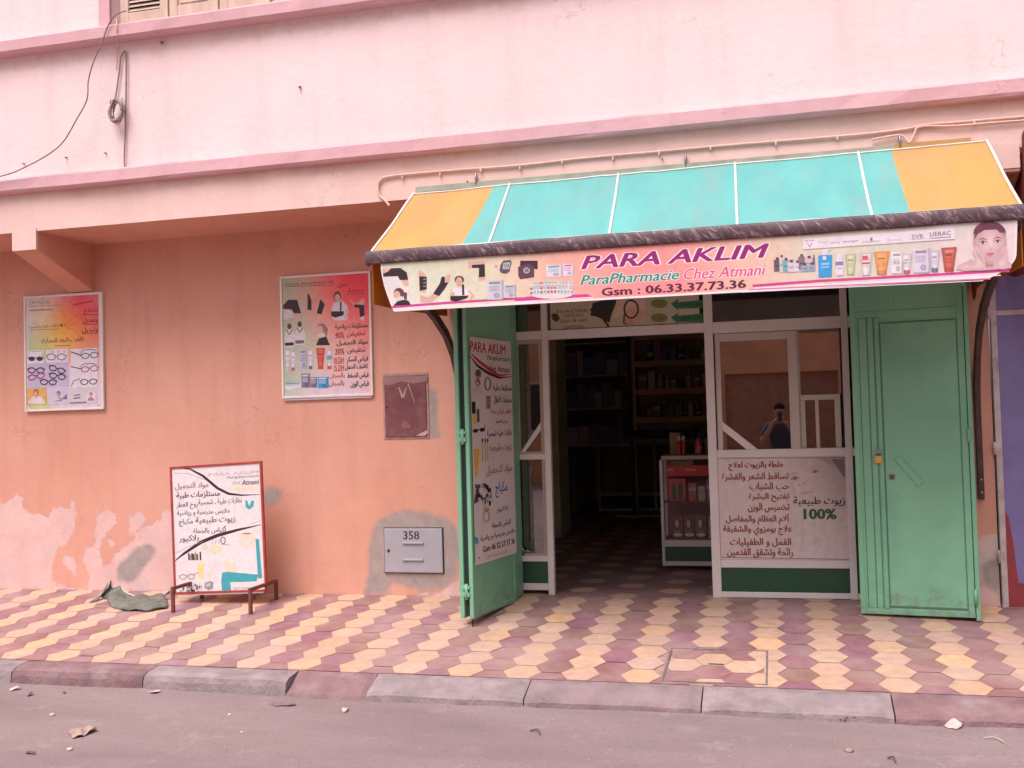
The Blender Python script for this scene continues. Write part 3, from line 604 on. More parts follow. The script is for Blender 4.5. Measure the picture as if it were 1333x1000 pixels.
# ================================================================== THE SHOP FRONT
SY = .12
sf = thing('storefront', 'white aluminium shop front with open doorway and dark green kick panels', 'shop front', (-.76, SY, 0))
Y0, Y1 = SY, SY+.05
B('frame', M_alu, sf, (-1.795, -1.745, Y0-.003, Y1+.003, 0, 2.62), (-.522, -.456, Y0-.003, Y1+.003, 0, 2.62), (.472, .522, Y0-.003, Y1+.003, 0, 2.62), (-2.05, -2.012, Y0-.003, Y1+.003, 0, 2.62), (1.19, 1.225, Y0, Y1, 0, 2.62),
  (-2.012, -1.795, Y0, Y1, 2.02, 2.085), (-1.745, -.522, Y0, Y1, 2.012, 2.085), (-.456, .472, Y0, Y1, 1.998, 2.085), (.522, 1.19, Y0, Y1, 1.998, 2.085), (-2.012, -1.795, Y0, Y1, 2.56, 2.62), (-1.745, -.522, Y0, Y1, 2.56, 2.62), (-.456, .472, Y0, Y1, 2.56, 2.62),
  (-.456, .472, Y0, Y1, 1.052, 1.112), (-.456, .472, Y0, Y1, .226, .285), (-.456, .472, Y0, Y1, .003, .045), (.522, 1.19, Y0, Y1, 1.052, 1.112), (.522, 1.19, Y0, Y1, .003, .045),
  (-2.012, -1.795, Y0, Y1, 1.065, 1.11), (-2.012, -1.795, Y0, Y1, .26, .305), (-2.012, -1.795, Y0, Y1, .035, .088), bevel=.003)
for a_, b_ in ((.463, .4715), (-.4555, -.4475)): B('seal', M_black, sf, (a_, b_, Y0-.0045, Y0+.004, 1.116, 1.994))
for bx in ((-2.012, -1.795, Y0+.012, Y0+.03, .088, .26), (-.456, .472, Y0+.012, Y0+.03, .045, .226), (.522, 1.19, Y0+.012, Y0+.03, .045, 1.052)): B('kick_panel', M_dkgreen, sf, bx)
# left fixed window: two panes with an inner casement line and a diagonal tie
B('casement', mat('beige_aluminium', (.40, .32, .26), .4, .08), sf, (-2.012, -1.99, Y0+.008, Y0+.04, 1.11, 2.02), (-1.822, -1.795, Y0+.008, Y0+.04, 1.11, 2.02), (-1.99, -1.822, Y0+.008, Y0+.04, 1.985, 2.02), (-1.99, -1.822, Y0+.008, Y0+.04, 1.11, 1.128),
  (-1.822, -1.795, Y0+.008, Y0+.04, .305, 1.065), (-1.99, -1.822, Y0+.008, Y0+.04, .305, .325))
B('pane', M_glass, sf, (-2.0, -1.81, Y0+.02, Y0+.025, 1.12, 1.99)); B('pane', M_glass, sf, (-2.0, -1.81, Y0+.02, Y0+.025, .32, 1.065))
m = MB(); m.prism([(-1.99, Y0+.01, 1.128), (-1.955, Y0+.01, 1.128), (-1.822, Y0+.01, 1.30), (-1.822, Y0+.01, 1.36)], (0, .009, 0)); m.build('diagonal_tie', M_alu, sf)
B('pane', M_glass, sf, (-2.012, -1.795, Y0+.02, Y0+.025, 2.085, 2.56)); B('pane', M_glass, sf, (-.456, .472, Y0+.02, Y0+.025, 2.085, 2.56))
# right side: sliding sash with a diagonal tie, small opening sash beside it
sx = B('sash', mat('sash_aluminium', (.52, .45, .40), .38, .05), sf, (-.447, -.408, Y0+.004, Y0+.034, 1.112, 1.994), (.088, .158, Y0+.004, Y0+.034, 1.112, 1.994), (-.408, .088, Y0+.004, Y0+.034, 1.935, 1.994), bevel=.003)
m = MB(); m.prism([(-.408, Y0+.006, 1.325), (-.408, Y0+.006, 1.262), (-.235, Y0+.006, 1.112), (-.155, Y0+.006, 1.112)], (0, .02, 0)); m.build('diagonal_tie', M_alu, sx)
B('pane', M_sash, sx, (-.408, .088, Y0+.030, Y0+.034, 1.113, 1.935))
s2 = B('sash', mat('sash_aluminium', (.52, .45, .40), .38, .05), sf, (.158, .452, Y0+.03, Y0+.055, 1.47, 1.51), (.158, .20, Y0+.03, Y0+.055, 1.112, 1.47), (.41, .452, Y0+.03, Y0+.055, 1.112, 1.47), (.272, .298, Y0+.03, Y0+.055, 1.112, 1.47), (.158, .172, Y0+.02, Y0+.05, 1.51, 1.994), bevel=.003)
B('pane', M_sash, s2, (.20, .272, Y0+.04, Y0+.044, 1.112, 1.47)); B('pane', M_sash, s2, (.298, .41, Y0+.04, Y0+.044, 1.112, 1.47)); B('pane', M_sash, s2, (.172, .463, Y0+.034, Y0+.038, 1.51, 1.994))
M_cur = mat('brown_reflection_backing', (.30, .13, .075), .9, .25, 2.5, stretch=(1, 1, .3))
B('backing_sheet', M_cur, sf, (-.4, .2, Y0+.30, Y0+.305, .9, 2.0), (.175, .46, Y0+.33, Y0+.335, 1.5, 1.98))  # the brown of these sheets stands in for part of the glass reflection
B('backing_sheet', mat('green_backing', (.05, .17, .09), .8, .2, 6), sf, (.19, .285, Y0+.2, Y0+.205, 1.0, 1.5)); B('backing_sheet', mat('olive_backing', (.16, .14, .07), .8, .2, 6), sf, (.30, .43, Y0+.2, Y0+.205, 1.0, 1.5))
m = MB(); m.lathe((-1.99, SY-.02, .335), [(.008, 0), (.008, .03), (.004, .04)], 10); m.tube([(-1.99, SY-.02, .35), (-1.93, SY-.035, .345)], .006); m.build('latch', M_steel, sf)

# sticker over the doorway
NF, EX, EZ = (0, -1, 0), (1, 0, 0), (0, 0, 1)
st = thing('transom_sign', 'beige printed panel over the doorway with handbag picture and green price badges', 'sign', (-1.1, SY-.005, 2.32))
B('panel', mat('beige_vinyl', (.46, .40, .28), .4, .05), st, (-1.718, -.552, SY+.008, SY+.014, 2.09, 2.555))
p = Print((-1.1, SY+.0078, 2.3), NF, EX, EZ); p.zoom(470, 180, 3.1)
INK = (.07, .05, .03)
p.text('FOREVER', 790, 690, 915, 706, INK, .0); p.text('STARTER PACK', 815, 708, 900, 722, INK, .01); p.text('Learn & earn', 803, 726, 912, 744, INK, .01); p.text('CONDITION', 812, 754, 896, 770, INK, .01)
p.poly([(768, 712), (780, 706), (795, 712), (802, 728), (790, 742), (772, 732)], INK)
p.poly([(935, 665), (1000, 648), (1035, 650), (1010, 712), (1003, 745), (955, 722), (925, 715)], (.03, .025, .02)); p.line([(925, 690), (970, 720), (1000, 760), (985, 765)], 9, (.03, .025, .02))
p.poly([(1030, 655), (1150, 640), (1150, 690), (1085, 700), (1020, 730)], (.62, .45, .33)); p.ell(1105, 715, 44, 33, (.60, .36, .25), .2); p.ell(1085, 745, 26, 12, (.50, .28, .19), .6)
p.ring(1090, 690, 28, 36, 7, (.03, .025, .02)); p.line([(1063, 710), (1060, 745), (1072, 752)], 6, (.03, .025, .02))
GB = (.10, .26, .06)
for y, t in ((667, '10dh'), (725, '15dh')): 
    p.ell(1203, y, 34, 18, GB); p.text(t, 1182, y-10, 1226, y+10, (.4, .04, .03), .02)
for y0, t in ((648, 'تحليل السكر'), (703, 'تحليل الحمل')):
    p.poly([(1250, y0+20), (1283, y0), (1278, y0+14), (1388, y0+4), (1388, y0+38), (1278, y0+40), (1285, y0+52)], (.035, .16, .065)); p.text(t, 1290, y0+8, 1380, y0+32, (.01, .03, .015), .01)
p.build('printing', st)

# poster on the lower right glass
po = thing('window_poster', 'pale pink poster with brown Arabic list and 100% in the lower shop window', 'poster', (0, SY, .67))
B('panel', mat('pale_vinyl', (.62, .52, .50), .4, .04), po, (-.455, .471, SY+.006, SY+.012, .287, 1.051))
p = Print((0, SY+.0058, .67), NF, EX, EZ); p.zoom(900, 570, 4.346)
g0, g1, g2 = (.62, .52, .50), (.50, .40, .37), (.36, .27, .25)
p.grad(152, 118, 890, 680, [[g0, g0, (.60, .50, .48), (.52, .42, .39), g2], [g0, g0, (.62, .52, .49), (.58, .48, .45), (.45, .36, .33)], [g0, g0, g0, (.62, .53, .50), (.58, .49, .46)], [g0]*5], 12)
p.poly([(790, 120), (866, 120), (870, 225), (848, 205), (820, 160)], (.20, .14, .13)); p.poly([(720, 120), (790, 120), (820, 160), (780, 150)], (.36, .27, .25))
SH = (.40, .30, .28)
for x, y in ((585, 228), (700, 190)): p.ell(x, y, 26, 10, SH, -.25); p.ell(x+2, y, 9, 9, (.2, .14, .13)); p.line([(x-34, y-14), (x-6, y-30), (x+32, y-24)], 6, SH, True)
for x, y in ((612, 268), (640, 258)): p.ell(x, y, 5, 4, (.25, .17, .16))
p.ell(655, 310, 40, 9, (.50, .36, .35), -.2); p.poly([(560, 240), (575, 330), (600, 345), (580, 260)], (.56, .46, .44))
for i in range(4): p.line([(560+70*i, 420), (570+60*i, 540), (545+80*i, 660)], 26, (.585, .50, .475), True)
BR = (.24, .07, .03); DR = (.21, .012, .03)
for t, b, c in (('خلطة بالزيوت لعلاج', (210, 138, 520, 180), DR), ('تساقط الشعر والقشرة', (173, 203, 550, 242), BR), ('حب الشباب', (330, 258, 552, 297), BR), ('تفتيح البشرة', (325, 318, 552, 358), BR), ('تخسيس الوزن', (320, 375, 555, 416), BR), ('آلام العظام والمفاصل', (195, 438, 553, 488), BR), ('علاج بومزوي والشقيقة', (180, 500, 568, 546), BR), ('القمل و الطفيليات', (220, 573, 563, 612), BR), ('رائحة وتشقق القدمين', (203, 628, 573, 674), BR)):
    p.text(t, b[0]+2, b[1]+2, b[2]+2, b[3]+2, (.50, .36, .22), .012); p.text(t, b[0], b[1]-6, b[2], b[3]+6, c, .05)
p.text('زيوت طبيعية', 577, 332, 868, 388, (.025, .05, .03), .035); p.text('100%', 638, 402, 818, 460, (.02, .11, .05), .06)
p.line([(150, 116), (872, 113)], 3, (.1, .08, .07)); p.line([(872, 113), (898, 688)], 3, (.1, .08, .07)); p.line([(898, 688), (172, 676)], 3, (.1, .08, .07))
p.build('printing', po)

# ================================================================== GREEN METAL DOORS
def hollow_leaf(name, parent, A, Bp, z0, z1, th, mats, bevel=.004):
    """leaf standing between two floor points: face sheet with a raised rim"""
    A, Bp = Vector((A[0], A[1], 0)), Vector((Bp[0], Bp[1], 0)); e = (Bp-A); L_ = e.length; e.normalize(); n = Vector((e.y, -e.x, 0))
    M = Matrix((e, n*-1, Vector((0, 0, 1)))).transposed().to_4x4(); M.translation = A
    m = MB(); m.box(.02, L_-.02, .006, th-.006, z0+.02, z1-.02, 0, None, M)
    m.box(0, .03, 0, th, z0, z1, 0, None, M); m.box(L_-.03, L_, 0, th, z0, z1, 0, None, M); m.box(.03, L_-.03, 0, th, z0, z0+.035, 0, None, M); m.box(.03, L_-.03, 0, th, z1-.035, z1, 0, None, M)
    return m.build(name, mats, parent, bevel), M, L_
dl = thing('metal_door', 'open folded green metal door standing out at the left of the doorway, with poster', 'door', (-2.0, -.2, 0))
ZB, ZT = -.015, 2.5
HA = at(673, 783, -.18); NA = on_plane(617, 806, Vector((0, 0, ZB)), Vector((0, 0, 1)))
HA = on_plane(673, 783, Vector((0, 0, ZB)), Vector((0, 0, 1)))
lf, ML, LL = hollow_leaf('leaf', dl, (NA.x, NA.y), (HA.x, HA.y), ZB, ZT, .032, M_green)
dirL = (Vector((HA.x, HA.y, 0))-Vector((NA.x, NA.y, 0))).normalized(); nL = Vector((dirL.y, -dirL.x, 0))
off = -nL*.075
hollow_leaf('leaf', dl, (NA.x+off.x, NA.y+off.y), (HA.x+off.x, HA.y+off.y), ZB, ZT, .034, M_green)
m = MB()
m.box(.018, LL, .036, .071, ZB+.03, ZT-.02, 0, None, ML); m.build('gap_shade', M_greend, dl)  # dark filler standing in for the shade between the folded leaves
m = MB()
for z in (.12, 1.22, 2.3): m.tube([ML @ Vector((-.004, .052, z)), ML @ Vector((-.004, .052, z+.11))], .014, 10); m.box(-.012, .012, .025, .08, z+.02, z+.05, 0, None, ML); m.box(-.012, .012, .025, .08, z+.075, z+.095, 0, None, ML)
m.build('hinge', M_green, dl)
m = MB(); m.tube([ML @ Vector((.012, .016, ZB+.05)), ML @ Vector((.012, .016, ZB-.055))], .006); m.build('floor_bolt', M_black, dl)
# jamb post carrying the left door
B('jamb', M_green, dl, (HA.x-.05, HA.x+.0, HA.y+.01, SY-.01, ZB+.02, ZT))
pd = thing('door_poster', 'tall white poster with handwritten Arabic lines and crown, hung on left green door', 'poster', (-2.05, -.4, 1.1))
PN = nL; PP = Vector((NA.x, NA.y, 1.1)) + nL*.0035
p = Print(PP, PN, dirL, (0, 0, 1)); p.zoom(600, 430, 3.225)
q0, q1 = p.uv(36, 22), p.uv(226, 940)
u0, u1, v1, v0 = p.uv(36, 22)[0], p.uv(208, 42)[0], p.uv(36, 26)[1], p.uv(62, 988)[1]
m = MB(); m.prism([PP + dirL*u + Vector((0, 0, v)) - nL*.0015 for u, v in ((u0, v0), (u1+.004, v0), (u1+.004, v1), (u0, v1))], nL*.001); m.build('panel', mat('white_vinyl', (.66, .60, .57), .4, .05, 5), pd)
DK = (.03, .025, .03)
p.text('PARA AKLIM', 38, 50, 187, 100, (.42, .02, .05), .03, .1); p.text('Parapharmacie', 110, 106, 208, 137, (.02, .16, .07), .02, .2); p.text('chez Atmani', 115, 148, 205, 178, DK, .02, .2)
p.line([(40, 95), (75, 130), (120, 165), (160, 190), (210, 185)], 14, (.55, .03, .04), True); p.line([(36, 105), (70, 150), (115, 180), (160, 200), (212, 195)], 12, DK, True)
for t, b, c in (('مستلزمات طبية', (135, 224, 212, 262), DK), ('مستلزمات الاطفال', (138, 275, 212, 312), DK), ('عطور لريان رشة', (125, 328, 212, 354), (.35, .06, .06)), ('روح العطر', (145, 374, 196, 396), (.14, .05, .04)), ('نظارات طبية شمسية', (110, 414, 212, 452), (.28, .03, .04)), ('زيوت طبيعية', (120, 474, 212, 512), (.24, .17, .12)), ('مواد التجميل', (106, 560, 216, 610), (.40, .24, .08)), ('مكياج', (145, 632, 195, 702), (.06, .16, .42)), ('بلاكيور', (150, 735, 198, 766), (.2, .18, .2)), ('أكياس بالجملة', (130, 790, 210, 832), DK), ('ملابس مدرسية و رياضية', (82, 838, 226, 880), (.10, .09, .12)), ('Gsm 06 52 57 37 36', (92, 884, 226, 920), DK)):
    p.text(t, *b, c, .034)
p.text('GSM PARA AKLIM', 105, 930, 195, 952, (.45, .38, .38), .01)
p.ell(72, 185, 14, 20, (.45, .25, .2)); p.ell(72, 178, 12, 14, (.1, .08, .08)); p.bust(70, 205, 60, (.6, .55, .55), (.2, .1, .08), (.6, .38, .3)); p.ring(112, 225, 12, 26, 5, (.1, .1, .1)); p.box_pic(105, 275, 122, 330, (.35, .25, .16))
p.rect(45, 300, 62, 350, DK); p.rect(50, 350, 66, 395, (.7, .5, .1)); p.rect(66, 330, 78, 385, (.1, .1, .12))
p.glasses(75, 420, 55, DK, -.15, True, 1)
for x in (90, 102, 112): p.rect(x-4, 470, x+4, 550, (.55, .45, .2)); p.rect(x-3, 455, x+3, 470, DK)
p.poly([(53, 500), (78, 498), (72, 600), (60, 622)], (.75, .42, .06))
for i in range(46): x = random.uniform(58, 125); y = random.uniform(650, 728); p.rect(x-4, y-8, x+4, y+8, random.choice([DK, DK, (.1, .1, .12), (.5, .48, .48)]))
p.ring(106, 782, 12, 22, 4, (.45, .33, .12)); [p.line([(96+i*7, 760), (99+i*5, 738), (103+i*4, 760)], 3, (.45, .33, .12)) for i in range(4)]
p.poly([(55, 865), (70, 870), (75, 890), (62, 900)], (.05, .35, .4)); p.ell(76, 955, 3, 3, DK)
p.build('printing', pd)

dr = thing('metal_door', 'tall green metal door with inset wicket panel and padlock, right of shop window', 'door', (.88, -.4, 0))
RA, RB = (.507, -.335), (1.222, -.425); ZB2, ZT2 = -.012, 2.5
eR = Vector((RB[0]-RA[0], RB[1]-RA[1], 0)); LR = eR.length; eR.normalize(); nR = Vector((eR.y, -eR.x, 0))
MR = Matrix((eR, -nR, Vector((0, 0, 1)))).transposed().to_4x4(); MR.translation = Vector((RA[0], RA[1], 0))
m = MB(); m.box(.004, LR-.004, .004, .036, ZB2, ZT2, 0, None, MR)
for a, b in ((0, .035), (LR-.04, LR)): m.box(a, b, 0, .04, ZB2, ZT2, 0, None, MR)
m.box(.035, LR-.04, 0, .04, ZB2, ZB2+.04, 0, None, MR); m.box(.035, LR-.04, 0, .04, 2.03, 2.065, 0, None, MR); m.box(.26, .285, 0, .04, 2.065, ZT2, 0, None, MR)
m.build('leaf', M_green, dr, .003)
def strip(a, b, z0, z1, name, mt, d=.005, bev=.003):
    m = MB(); m.box(a, b, .004-d, .006, z0, z1, 0, None, MR); return m.build(name, mt, dr, bev)
strip(.055, .105, .03, 2.02, 'slim_panel', M_green); strip(.112, .148, .03, 2.02, 'slim_panel', M_green)
strip(.160, .186, .03, 2.02, 'wicket_frame', M_green, .007)
wk = strip(.198, .672, .048, 1.975, 'wicket_panel', M_green, .006)
m = MB()
for a, b, z0, z1 in ((.189, .194, .035, 1.99), (.676, .681, .035, 1.99), (.194, .676, 1.979, 1.984), (.194, .676, .036, .042), (.150, .154, .03, 2.02), (.107, .110, .03, 2.02), (.05, .053, .03, 2.02)): m.box(a, b, .0015, .0045, z0, z1, 0, None, MR)
m.build('shadow_gap', mat('green_seam_shadow', (.055, .15, .10), .7, .2), dr)  # dark green strips paint the shadow into the panel seams
m = MB()
M2 = MR @ Matrix.Translation((.345, -.008, .965)) @ Matrix.Rotation(R(52), 4, 'Y') ; m.box(-.115, .115, -.006, .006, -.021, .021, 0, None, M2); m.build('cover_flap', M_green, dr, .003)
m = MB(); m.box(.215, .255, -.006, .003, .905, .945, 0, None, MR); m.build('lock_plate', mat('worn_lock_plate', (.20, .22, .17), .5, .3, 40), dr, .002)
m = MB(); m.lathe((0, 0, 0), [(.013, 0), (.013, .012), (.008, .014)], 12); o = m.build('lock_cylinder', M_rust, dr, 0, (0, 0, 0)); o.matrix_local = Matrix.Translation(-dr.location) @ MR @ Matrix.Translation((.236, -.006, .925)) @ Matrix.Rotation(R(90), 4, 'X')
m = MB(); m.box(.14, .19, -.012, .004, 1.09, 1.1, 0, None, MR); m.tube([MR @ Vector((.152, -.004, 1.085)), MR @ Vector((.152, -.004, 1.115))], .008); m.build('hasp', M_green, dr)
# returning leaf behind it, hinged on the pier
m = MB(); m.box(1.227, 1.255, -.43, -.02, ZB2-.02, ZT2); m.build('return_leaf', M_green, dr, .004)
m = MB()
for z in (.08, 1.15, 2.2): m.tube([(1.226, -.44, z), (1.226, -.44, z+.1)], .011, 8)
m.build('hinge', M_green, dr)
m = MB(); m.box(1.2215, 1.2268, -.41, -.30, ZB2, ZT2-.1); m.build('shadow_gap', M_greend, dr)
# padlock hanging from the hasp
PLp = MR @ Vector((.152, -.014, 1.048))
pl = thing('padlock', 'small brass padlock hanging on the hasp of the right green door', 'padlock', PLp)
m = MB(); m.box(PLp.x-.026, PLp.x+.026, PLp.y-.012, PLp.y+.012, PLp.z-.028, PLp.z+.022); m.build('body', mat('brass', (.60, .33, .12), .4, .15, 30, metal=.3), pl, .005)
m = MB(); m.tube([PLp+Vector((-.016, 0, .02)), PLp+Vector((-.016, 0, .045)), PLp+Vector((-.01, 0, .06)), PLp+Vector((0, 0, .065)), PLp+Vector((.01, 0, .06)), PLp+Vector((.016, 0, .045)), PLp+Vector((.016, 0, .02))], .0045); m.build('shackle', M_steel, pl)

# neighbour's purple door
nb = thing('neighbour_door', 'purple metal door with white frame and red foot at the right edge', 'door', (1.9, -.03, 0))
M_pur = mat('purple_paint', (.20, .165, .36), .5, .12, 3, bump=.06, dirt_shade=(.14, .11, .24), dirt_amt=.5)
M_nfr = mat('chipped_white_frame', (.52, .44, .44), .6, .15, 12, dirt_shade=(.2, .12, .1), dirt_amt=.8, dirt_scale=9)
B('frame', M_nfr, nb, (1.462, 1.502, -.045, .0, -.045, 2.6), (2.86, 2.9, -.045, .0, -.045, 2.6), bevel=.004)
B('panel', M_pur, nb, (1.502, 2.86, -.03, .0, .10, 2.6), bevel=.003); B('cross_rail', M_nfr, nb, (1.503, 2.86, -.038, -.031, 2.02, 2.055), (2.16, 2.19, -.0375, -.031, .3, 2.02), bevel=.002)
m = MB(); m.prism([(1.502, -.033, -.02), (2.86, -.033, -.02), (2.86, -.033, .16), (1.57, -.033, .16), (1.55, -.033, .42), (1.525, -.033, .62), (1.502, -.033, .66)], (0, .0028, 0)); m.build('red_foot', mat('red_oxide', (.26, .035, .04), .6, .2, 8), nb)
B('threshold', M_nfr, nb, (1.47, 2.9, -.06, .02, -.075, -.022), bevel=.004)
m = MB()
for z in (.3, 1.05, 2.0): m.tube([(1.452, -.05, z), (1.452, -.05, z+.09)], .010, 8)
m.build('hinge', M_nfr, nb)

# ================================================================== AWNING
aw = thing('awning', 'turquoise and orange cloth awning with dark marbled trim above the shop door', 'awning', (-.6, OV, 2.75))
AX0, AX1, AYB, AYF, AZB, AZF = -2.532, 1.36, OV-.02, -1.60, 3.065, 2.495
M_teal = mat('turquoise_awning_cloth', (.165, .53, .50), .75, .08, 3.5, bump=.3, dirt_shade=(.36, .39, .35), dirt_amt=.5, dirt_scale=2.6, stretch=(1.6, .5, .5))
M_or = mat('orange_awning_cloth', (.64, .385, .12), .75, .08, 3, bump=.3, dirt_shade=(.60, .38, .25), dirt_amt=.5, dirt_scale=2.2, stretch=(1.6, .5, .5))
M_pip = mat('white_piping', (.72, .66, .62), .6, .08)
M_ors = mat('orange_side_cloth', (.56, .20, .015), .75, .1, 3)
def cz(x, t): return .012*noise.noise((x*1.5, t*2, 2)) - .022*math.sin(math.pi*t)*(.5+.5*noise.noise((x*2.2, t, 9))) + .004*noise.noise((x*9+t*3, t*2.5, 5))
for mm in (M_teal, M_or, M_ors):                      # thin cloth lets some daylight through
    n_ = mm.node_tree; b_ = n_.nodes['Principled BSDF']; o_ = n_.nodes['Material Output']; tr_ = n_.nodes.new('ShaderNodeBsdfTranslucent'); ms_ = n_.nodes.new('ShaderNodeMixShader'); ms_.inputs[0].default_value = .32
    src = b_.inputs['Base Color'].links[0].from_socket; n_.links.new(src, tr_.inputs[0]); n_.links.new(b_.outputs[0], ms_.inputs[1]); n_.links.new(tr_.outputs[0], ms_.inputs[2]); n_.links.new(ms_.outputs[0], o_.inputs[0])
m = MB(); n1, n2 = 120, 14
fx = [AX0+(AX1-AX0)*i/n1 for i in range(n1+1)]
vs = [(x, AYB+(AYF-AYB)*t, AZB+.02*(x-AX0)/4+(AZF-AZB-.02*(x-AX0)/4)*t+cz(x, t)) for t in [j/n2 for j in range(n2+1)] for x in fx]
for i in range(n1):
    xm = (fx[i]+fx[i+1])/2; mi = 1 if xm < -1.93 or xm > .766 else 0
    m.add([], [], 0)
    for j in range(n2): m.f.append([j*(n1+1)+i+1, j*(n1+1)+i, (j+1)*(n1+1)+i, (j+1)*(n1+1)+i+1]); m.mi.append(mi); m.c.append(None); m.sm.append(True)
m.v = vs
cnp = m.build('canopy', [M_teal, M_or], aw); so = cnp.modifiers.new('cloth', 'SOLIDIFY'); so.thickness = .004; so.offset = -1
def ctop(x, t, up=.006): return (x, AYB+(AYF-AYB)*t, AZB+.02*(x-AX0)/4+(AZF-AZB-.02*(x-AX0)/4)*t+cz(x, t)+up)
for a, b in ((-1.80, -1.73), (-1.015, -.962), (-.22, -.192), (.574, .568), (AX0+.005, AX0+.005), (AX1-.005, AX1-.005)):
    m = MB(); m.tube([ctop(a+(b-a)*t, t, .004) for t in [k/14 for k in range(15)]], .009, 8); m.build('piping', M_pip, aw)
m = MB(); m.tube([ctop(AX0+(AX1-AX0)*k/50, .985, .004) for k in range(51)], .006, 6); m.tube([ctop(AX0+(AX1-AX0)*k/50, .012, .004) for k in range(51)], .006, 6); m.build('piping', M_pip, aw)
B('back_rail', mat('grey_green_rail', (.30, .33, .25), .6, .2, 8), aw, (AX0+.02, .80, AYB-.005, OV-.009, AZB+.005, AZB+.045)); B('back_rail', M_or, aw, (.80, AX1-.1, AYB-.005, OV-.009, AZB+.015, AZB+.05))
def marble():
    m = bpy.data.materials.new('marbled_trim'); m.use_nodes = True; n = m.node_tree; b = n.nodes['Principled BSDF']; L = n.links.new; b.inputs['Roughness'].default_value = .55
    g = n.nodes.new('ShaderNodeNewGeometry'); m0 = n.nodes.new('ShaderNodeMapping'); m0.inputs['Rotation'].default_value = (0, R(-48), 0); L(g.outputs['Position'], m0.inputs[0]); mp = n.nodes.new('ShaderNodeMapping'); mp.inputs['Scale'].default_value = (3.0, 4, 10)
    L(m0.outputs[0], mp.inputs[0]); x = n.nodes.new('ShaderNodeTexNoise'); x.inputs['Scale'].default_value = 3; x.inputs['Detail'].default_value = 8; x.inputs['Roughness'].default_value = .65; x.inputs['Distortion'].default_value = 1.4; L(mp.outputs[0], x.inputs['Vector'])
    r = n.nodes.new('ShaderNodeValToRGB'); e = r.color_ramp.elements; e[0].position = .36; e[0].color = (.055, .024, .032, 1); e[1].position = .70; e[1].color = (.36, .26, .255, 1); k = e.new(.55); k.color = (.095, .05, .06, 1); L(x.outputs[0], r.inputs[0]); L(r.outputs[0], b.inputs['Base Color']); return m
m = MB(); n1 = 90
prof = [(-.02, .012), (-.028, .006), (-.034, -.004), (-.034, -.066), (-.028, -.076), (-.016, -.076)]
vs = []
for k in range(n1+1):
    x = AX0-.02+(AX1-AX0+.04)*k/n1
    for q, (y, z) in enumerate(prof): vs.append((x, AYF+y+.004*noise.noise((x*3, q, 4)), AZF+z+.005*noise.noise((x*2.5, q*.3, 8))))
m.add(vs, [(k*6+q, k*6+q+1, (k+1)*6+q+1, (k+1)*6+q) for k in range(n1) for q in range(5)], 0, None, True)
m.box(AX0-.02, AX0-.012, AYF-.03, AYF+.03, AZF-.08, AZF+.008); m.box(AX1+.012, AX1+.02, AYF-.03, AYF+.03, AZF-.08, AZF+.008)
m.build('trim_band', marble(), aw)
M_arm = mat('brown_awning_arm', (.065, .030, .026), .5, .3, 10)
side = [(AYB, AZB-.03), (AYF+.02, AZF-.02), (AYF+.02, 2.30), (AYF+.02, 2.165), (-1.2, 2.165), (-.43, 2.20), (-.03, 2.22), (-.03, SOF-.01), (OV-.03, SOF-.01)]
side = [(AYB, AZB-.02), (AYF+.02, AZF-.02), (AYF+.02, 2.165), (-1.2, 2.17), (-.43, 2.205), (-.03, 2.225), (-.03, SOF-.01), (OV-.012, SOF-.01)]
for x, sgn in ((AX0+.006, 1), (AX1-.010, -1)):
    sd = list(side)
    if sgn < 0: sd[5:6] = [(-.22, 2.20), (-.18, 2.15), (-.11, 2.12), (-.05, 2.15), (-.03, 2.22)]
    m = MB(); m.prism([(x, y, z) for y, z in sd], (.004, 0, 0)); m.build('side_panel', M_ors, aw)
armp = [(-.035, .74), (-.035, 1.0), (-.035, 1.35), (-.06, 1.55), (-.12, 1.74), (-.23, 1.91), (-.40, 2.05), (-.65, 2.16), (-.95, 2.26), (-1.3, 2.36), (-1.57, 2.42)]
for x in (AX0+.112, AX1-.006):
    m = MB(); n_ = len(armp)
    q = [Vector((0, a, b)) for a, b in armp]; vs = []
    for i in range(n_):
        t = (q[min(i+1, n_-1)]-q[max(i-1, 0)]).normalized(); nn = Vector((0, -t.z, t.y)); wd = .034
        for dx, dn in ((-.019, -wd), (.019, -wd), (.019, wd), (-.019, wd)): vs.append(Vector((x+dx, 0, 0))+q[i]+nn*dn)
    fs = [(i*4+k, i*4+(k+1) % 4, (i+1)*4+(k+1) % 4, (i+1)*4+k) for i in range(n_-1) for k in range(4)]+[(3, 2, 1, 0), tuple((n_-1)*4+k for k in range(4))]
    m.add(vs, fs); ao = m.build('support_arm', M_arm, aw, .003)
    for z in (.79, .88): m = MB(); m.tube([(x, -.078, z), (x, -.056, z)], .009, 8); m.build('bolt', M_steel, ao)
for px in (620, 893, 1172):
    a = at(px, 246-.0765*(px-620), OV-.02)
    m = MB(); m.box(a.x-.010, a.x+.010, OV-.022, OV-.009, AZB+.05, AZB+.10); m.tube([(a.x, OV-.03, AZB+.03), (a.x, OV-.03, AZB+.11)], .005); m.build('hanger', M_steel, aw)

